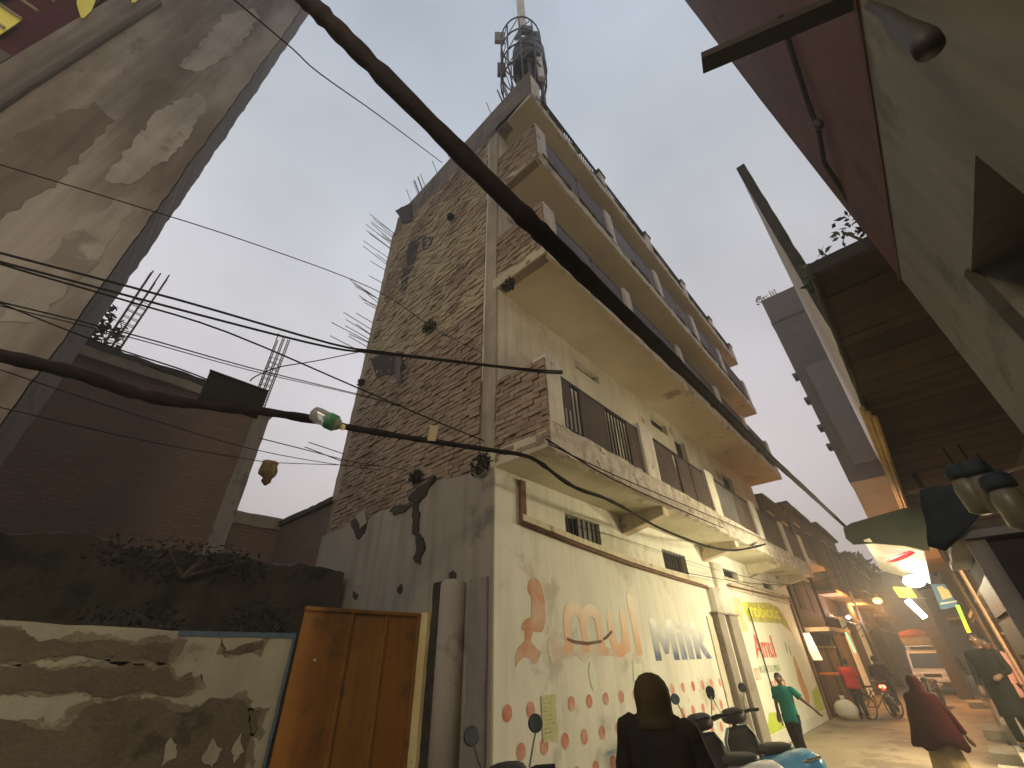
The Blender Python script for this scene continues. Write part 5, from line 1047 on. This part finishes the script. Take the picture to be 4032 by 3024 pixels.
def scooter(loc, rz, m, label, lean=-.14):
    t = thing('parked_scooter', loc, label, 'scooter', 'scooters parked along the shop wall', local=True, rz=rz); t.rotation_euler.x = lean; t.scale = (1.08,1.08,1.08)
    wheel(t, (.62,0,.22), .22, .09); wheel(t, (-.58,0,.22), .22, .10)
    def ell(x, z, a, b, p=2.6, n=18): return [Vector((x, a*math.copysign(abs(math.cos(q*2*math.pi/n))**(2/p), math.cos(q*2*math.pi/n)), z+b*math.copysign(abs(math.sin(q*2*math.pi/n))**(2/p), math.sin(q*2*math.pi/n)))) for q in range(n)]
    MB().rings([ell(-1.02,.70,.06,.05), ell(-.95,.69,.15,.11), ell(-.75,.64,.225,.19), ell(-.45,.57,.245,.19), ell(-.2,.53,.21,.19), ell(-.05,.45,.14,.16)]).build('body_panel', m, t, smooth=True)
    MB().rings([ell(-.62,.80,.04,.02), ell(-.56,.80,.11,.04), ell(-.40,.785,.13,.055), ell(-.15,.75,.12,.055), ell(-.02,.72,.06,.04)]).build('seat', 'black_trim', t, smooth=True)
    MB().rings([[Vector((x, y, z)) for y, z in ((-.19,.30),(.19,.30),(.19,.36),(-.19,.36))] for x in (-.1,.12,.33)]).build('floorboard', 'black_trim', t)
    def shield(dx, w_, m_, nm):
        P = [(.30,.30,.19), (.36,.42,.23), (.42,.60,.25), (.42,.78,.22), (.40,.90,.14)]
        MB().rings([[Vector((x+dx, y*w_, z)) for y in (-1,-.8,-.4,0,.4,.8,1)]+[Vector((x+dx+.03+.08*(1-abs(y)), y*w_*.98, z)) for y in (1,.8,.4,0,-.4,-.8,-1)] for x, z, w_ in [(a, b, c*w_) for a, b, c in P]]).build(nm, m_, t, smooth=True)
    shield(.03, 1, m, 'front_apron'); shield(-.012, .985, 'black_trim', 'leg_shield')
    MB().tube([(.385,-.245,.6),(.40,-.215,.78),(.39,-.14,.9)], .008, 5).build('shield_trim', 'chrome', t); MB().tube([(.385,.245,.6),(.40,.215,.78),(.39,.14,.9)], .008, 5).build('shield_trim', 'chrome', t)
    MB().rings([ell(.44,.60,.05,.03,2,12), ell(.55,.50,.085,.04,2,12), ell(.68,.485,.09,.04,2,12), ell(.82,.40,.07,.05,2,12), ell(.88,.30,.03,.03,2,12)]).build('front_fender', m, t, smooth=True)
    MB().tube([(.45,0,.95),(.55,0,.55),(.62,0,.22)], .03, 8).build('fork', 'black_trim', t)
    MB().rings([ell(.26,1.0,.06,.04), ell(.31,1.01,.14,.07), ell(.40,1.02,.17,.09), ell(.50,1.01,.14,.085), ell(.56,.99,.07,.05)]).build('headset', 'black_trim', t, smooth=True)
    MB().ball((.53,0,1.0), .05,.09,.06).build('headlight', 'glass_dark', t, smooth=True)
    MB().obox((.285,0,1.055), (.04,0,-.03), (0,.09,0), (.004,0,.005)).build('dashboard', 'glass_dark', t)
    for k in (1,-1):
        MB().tube([(.37,k*.13,1.03),(.34,k*.22,1.05),(.31,k*.35,1.04)], .018, 8).build('grip', 'rubber', t)
        MB().tube([(.39,k*.18,1.03),(.42,k*.26,1.02),(.38,k*.36,1.01)], .007, 5).build('brake_lever', 'chrome', t)
        mo = MB().tube([(.36,k*.17,1.06),(.36,k*.21,1.16),(.34,k*.24,1.25)], .007, 5).build('mirror', 'chrome', t)
        MB().lathe((.335,k*.25,1.30), [(.03,0),(.058,.004),(.06,.015),(.04,.03)], 14, (1,0,0)).build('mirror_head', 'black_trim', mo, smooth=True); MB().lathe((.332,k*.25,1.30), [(.052,0),(.052,.004)], 14, (1,0,0)).build('mirror_glass', 'mirror_glass', mo)
    MB().ball((-.985,0,.66), .02,.07,.035).build('tail_light', 'lens_red', t, smooth=True)
    MB().tube([(-.5,-.17,.25),(-.9,-.18,.32)], .05, 8).build('exhaust', 'chrome', t, smooth=True); MB().tube([(-.85,.14,.74),(-1.0,.08,.78),(-1.0,-.08,.78),(-.85,-.14,.74)], .014, 6).build('grab_rail', 'chrome', t)
    MB().bar((-.05,.12,.3),(-.02,.26,.02), .02,.02).build('side_stand', 'black_trim', t); return t
scooter((6.95,2.60,.012), math.radians(48), 'scooter_white', 'white scooter with black leg shield behind the hooded figure')
scooter((7.90,2.46,.012), math.radians(48), 'scooter_blue', 'blue scooter with black leg shield parked next to the white one')
scooter((3.05,2.55,.012), math.radians(60), 'scooter_black', 'black scooter with round mirror parked before the wall corner', lean=-.10)
def cycle_wheel(par, c, r):
    o = MB().tube([(c[0]+r*math.cos(q*math.pi/14), c[1], c[2]+r*math.sin(q*math.pi/14)) for q in range(29)], .02, 6).build('wheel', 'rubber', par, smooth=True)
    mb = MB()
    for q in range(12): mb.tube([(c[0], c[1], c[2]), (c[0]+r*math.cos(q*math.pi/6), c[1], c[2]+r*math.sin(q*math.pi/6))], .003, 3)
    tag(mb.build('spokes', 'chrome', o), kind='stuff')
bc = thing('bicycle', (20.75,2.60,.012), 'black bicycle standing beside the man in red', 'bicycle', local=True, rz=math.radians(-36))
cycle_wheel(bc, (.52,0,.33), .33); cycle_wheel(bc, (-.52,0,.33), .33)
for a, b in (((-.1,0,.30),(-.18,0,.80)), ((-.16,0,.72),(.36,0,.80)), ((-.1,0,.30),(.38,0,.68)), ((-.52,0,.33),(-.1,0,.30)), ((-.52,0,.33),(-.16,0,.72)), ((.36,0,.92),(.52,0,.33))): MB().tube([a,b], .016, 6).build('frame_tube', 'black_metal', bc)
MB().tube([(.28,.27,.98),(.36,.2,1.0),(.36,0,.96),(.36,-.2,1.0),(.28,-.27,.98)], .013, 6).build('handlebar', 'chrome', bc); MB().rings([[Vector((x, y, .83+z)) for y, z in ((-w_,0),(w_,0),(w_*.6,.05),(-w_*.6,.05))] for x, w_ in ((-.32,.09),(-.2,.08),(-.05,.03))]).build('saddle', 'black_trim', bc)
MB().box(-.8,-.35,-.08,.08,.70,.72).build('carrier', 'black_metal', bc)
def motorcycle(loc, rz, label, m, lit):
    t = thing('motorcycle', loc, label, 'motorcycle', 'motorcycles on the street', local=True, rz=rz)
    wheel(t, (.66,0,.3), .3, .09); wheel(t, (-.62,0,.3), .3, .11)
    MB().rings([[Vector((x, w_*math.cos(q*math.pi/6), z+h*math.sin(q*math.pi/6))) for q in range(12)] for x, z, w_, h in ((-.02,.74,.08,.07),(.1,.80,.14,.12),(.28,.82,.14,.12),(.42,.80,.07,.07))]).build('fuel_tank', m, t, smooth=True)
    MB().rings([[Vector((x, y, z+dz)) for y, dz in ((-w_,0),(w_,0),(w_*.8,.08),(-w_*.8,.08))] for x, z, w_ in ((-.75,.80,.08),(-.5,.76,.13),(-.05,.72,.13),(.05,.74,.08))]).build('seat', 'black_trim', t)
    MB().ball((.05,0,.42), .2,.13,.16).build('engine', 'chrome', t, smooth=True)
    for k in (1,-1): MB().tube([(.42,k*.07,.92),(.66,k*.07,.3)], .022, 6).build('fork', 'chrome', t); MB().bar((-.05,k*.08,.35),(-.62,k*.09,.3), .03,.03).build('swing_arm', 'black_metal', t)
    MB().tube([(.3,.36,1.02),(.4,.15,1.0),(.4,-.15,1.0),(.3,-.36,1.02)], .015, 6).build('handlebar', 'black_metal', t); MB().ball((.52,0,.88), .09,.1,.1).build('headlight', 'glass_dark', t, smooth=True)
    MB().ball((-.84,0,.80), .03,.10,.06).build('tail_light', mat('tail_lit', (1,.1,.05), bump=0, emit=(1,.08,.04), estr=14) if lit else 'lens_red', t, smooth=True)
    MB().rings([[Vector((x, y, z)) for y in (-.06,.06)]+[Vector((x, y, z+.02)) for y in (.06,-.06)] for x, z in ((-.55,.66),(-.8,.72),(-.95,.5))]).build('rear_fender', m, t); MB().obox((-.93,0,.58), (.008,0,0), (0,.10,0), (0,0,.06)).build('number_plate', 'white_paint', t)
    MB().tube([(.0,-.12,.25),(-.75,-.15,.35)], [.03,.045], 8).build('exhaust', 'chrome', t, smooth=True); return t
motorcycle((22.6,2.45,.01), math.radians(0), 'motorcycle with glowing red tail light ridden down the street', paintm('moto_red', (.2,.02,.02)), True)
seat_pose = dict(pel=(-.0,0,.94), hl=(.02,.1,.90), hr=(.02,-.1,.90), kl=(.38,.16,.74), kr=(.38,-.16,.74), al=(.25,.16,.36), ar=(.25,-.16,.36), el=(.18,.26,1.16), wl=(.44,.30,1.10), er=(.18,-.26,1.16), wr=(.44,-.30,1.10), che=(.05,0,1.32), nec=(.06,0,1.46), hea=(.09,0,1.56))
person((22.35,2.45,-.03), 0, 1.72, 'rider in maroon jacket on the motorcycle with the red tail light', seat_pose, ('maroon_shawl', .84, 1.15), 'grey_cloth')
motorcycle((25.5,1.35,.01), math.radians(170), 'orange lit parked motorcycle in front of the white van', paintm('moto_brown', (.16,.07,.03)), False)
# van
vm_w = paintm('van_white', (.82,.82,.78)); van = thing('minivan', (34.0,1.42,.01), 'white minivan with loaded roof rack facing up the street', 'van', local=True, rz=math.radians(180))
prof = [(1.72,.38),(1.78,.62),(1.74,.92),(1.42,1.02),(.98,1.72),(.6,1.84),(-1.6,1.84),(-1.78,1.6),(-1.8,.4),(1.2,.3)]
def vsec(w_, ins=0): return [Vector((x, w_*(1-.10*max(0,(z-1)/.84)), z)) for x, z in prof]
MB().rings([vsec(-.72), vsec(-.745), vsec(.745), vsec(.72)]).build('body', vm_w, van, bevel=.05)
def vy(z): return .745*(1-.10*max(0,(z-1)/.84))
q = [(1.425,1.05),(1.015,1.68)]; n_ = Vector((.7,0,.44)).normalized()*.012
mb = MB(); mb.prism([Vector((q[0][0],-.64,q[0][1]))+n_, Vector((q[0][0],.64,q[0][1]))+n_, Vector((q[1][0],.58,q[1][1]))+n_, Vector((q[1][0],-.58,q[1][1]))+n_], n_*.5); mb.build('windscreen', 'glass_dark', van)
for k in (1,-1):
    for a, b in ((.85,.1), (.0,-.75), (-.85,-1.6)):
        mb = MB(); mb.prism([(a+.25 if a > .5 else a, k*(vy(1.1)+.004), 1.1), (b, k*(vy(1.1)+.004), 1.1), (b, k*(vy(1.62)+.004), 1.62), (a, k*(vy(1.62)+.004), 1.62)], (0, k*.006, 0)); mb.build('side_window', 'glass_dark', van)
    MB().ball((1.74,k*.52,.80), .05,.14,.10).build('headlight', mat('lamp_glass', (.6,.6,.55), rough=.1, bump=0), van, smooth=True)
    MB().bar((1.3,k*.75,1.12),(1.3,k*.9,1.15), .03,.03).build('mirror_arm', 'black_trim', van); MB().ball((1.28,k*.93,1.18), .04,.06,.09).build('mirror', 'black_trim', van, smooth=True)
    for x in (1.15,-1.15): wheel(van, (x,k*.66,.28), .28, .16)
    MB().tube([(1.44+.0,k*.1,1.06),(1.28,k*.42,1.3)], .008, 4).build('wiper', 'black_trim', van)
MB().box(1.70,1.84,-.72,.72,.32,.52).build('bumper', 'black_trim', van, bevel=.04); MB().box(1.765,1.79,-.34,.34,.70,.84).build('grille', 'black_trim', van); MB().box(1.842,1.852,-.22,.22,.38,.48).build('number_plate', 'white_paint', van)
rk = MB()
for y in (-.6,.6): rk.bar((-1.5,y,2.02),(.75,y,2.02), .03,.03)
for x in (-1.5,-.75,0,.75): rk.bar((x,-.6,2.0),(x,.6,2.0), .03,.03); rk.bar((x,-.6,1.82),(x,-.6,2.02), .03,.03); rk.bar((x,.6,1.82),(x,.6,2.02), .03,.03)
rk.build('roof_rack', 'chrome', van)
MB().rings([[Vector((x, y*(1+.04*noise.noise((x,y*5,1))), z+.03*noise.noise((x*3,y*4,2)))) for y, z in ((-.62,2.05),(.62,2.05),(.66,2.35),(.4,2.52),(-.4,2.52),(-.66,2.35))] for x in (.82,.78,.2,-.5,-1.2,-1.5)]).build('roof_load', mat('load_cream', (.5,.42,.28), (.4,.32,.2), 6, bump=.4), van, smooth=True)
MB().rings([[Vector((x, y, z+.05*noise.noise((x*3,y*4,5)))) for y, z in ((-.68,2.42),(.68,2.42),(.6,2.66),(0,2.80),(-.6,2.66))] for x in (.88,.8,.0,-.8,-1.5)]).build('red_tarpaulin', mat('tarp_red', (.35,.09,.06), (.28,.07,.05), 3, bump=.4), van, smooth=True)

# ------------------------------------------------------------------ dusty evening air
hz = bpy.data.materials.new('haze_air'); hz.use_nodes = True; ht = hz.node_tree; ht.nodes.clear()
ho = ht.nodes.new('ShaderNodeOutputMaterial'); hv = ht.nodes.new('ShaderNodeVolumePrincipled'); hv.inputs['Color'].default_value = (.92,.88,.82,1); hv.inputs['Density'].default_value = .0062; hv.inputs['Anisotropy'].default_value = .3
ht.links.new(hv.outputs[0], ho.inputs['Volume'])
tag(MB().box(-160, 260, -160, 160, -1, 40).build('haze', hz), kind='stuff')
scene.cycles.volume_bounces = 0; scene.cycles.volume_step_rate = 4
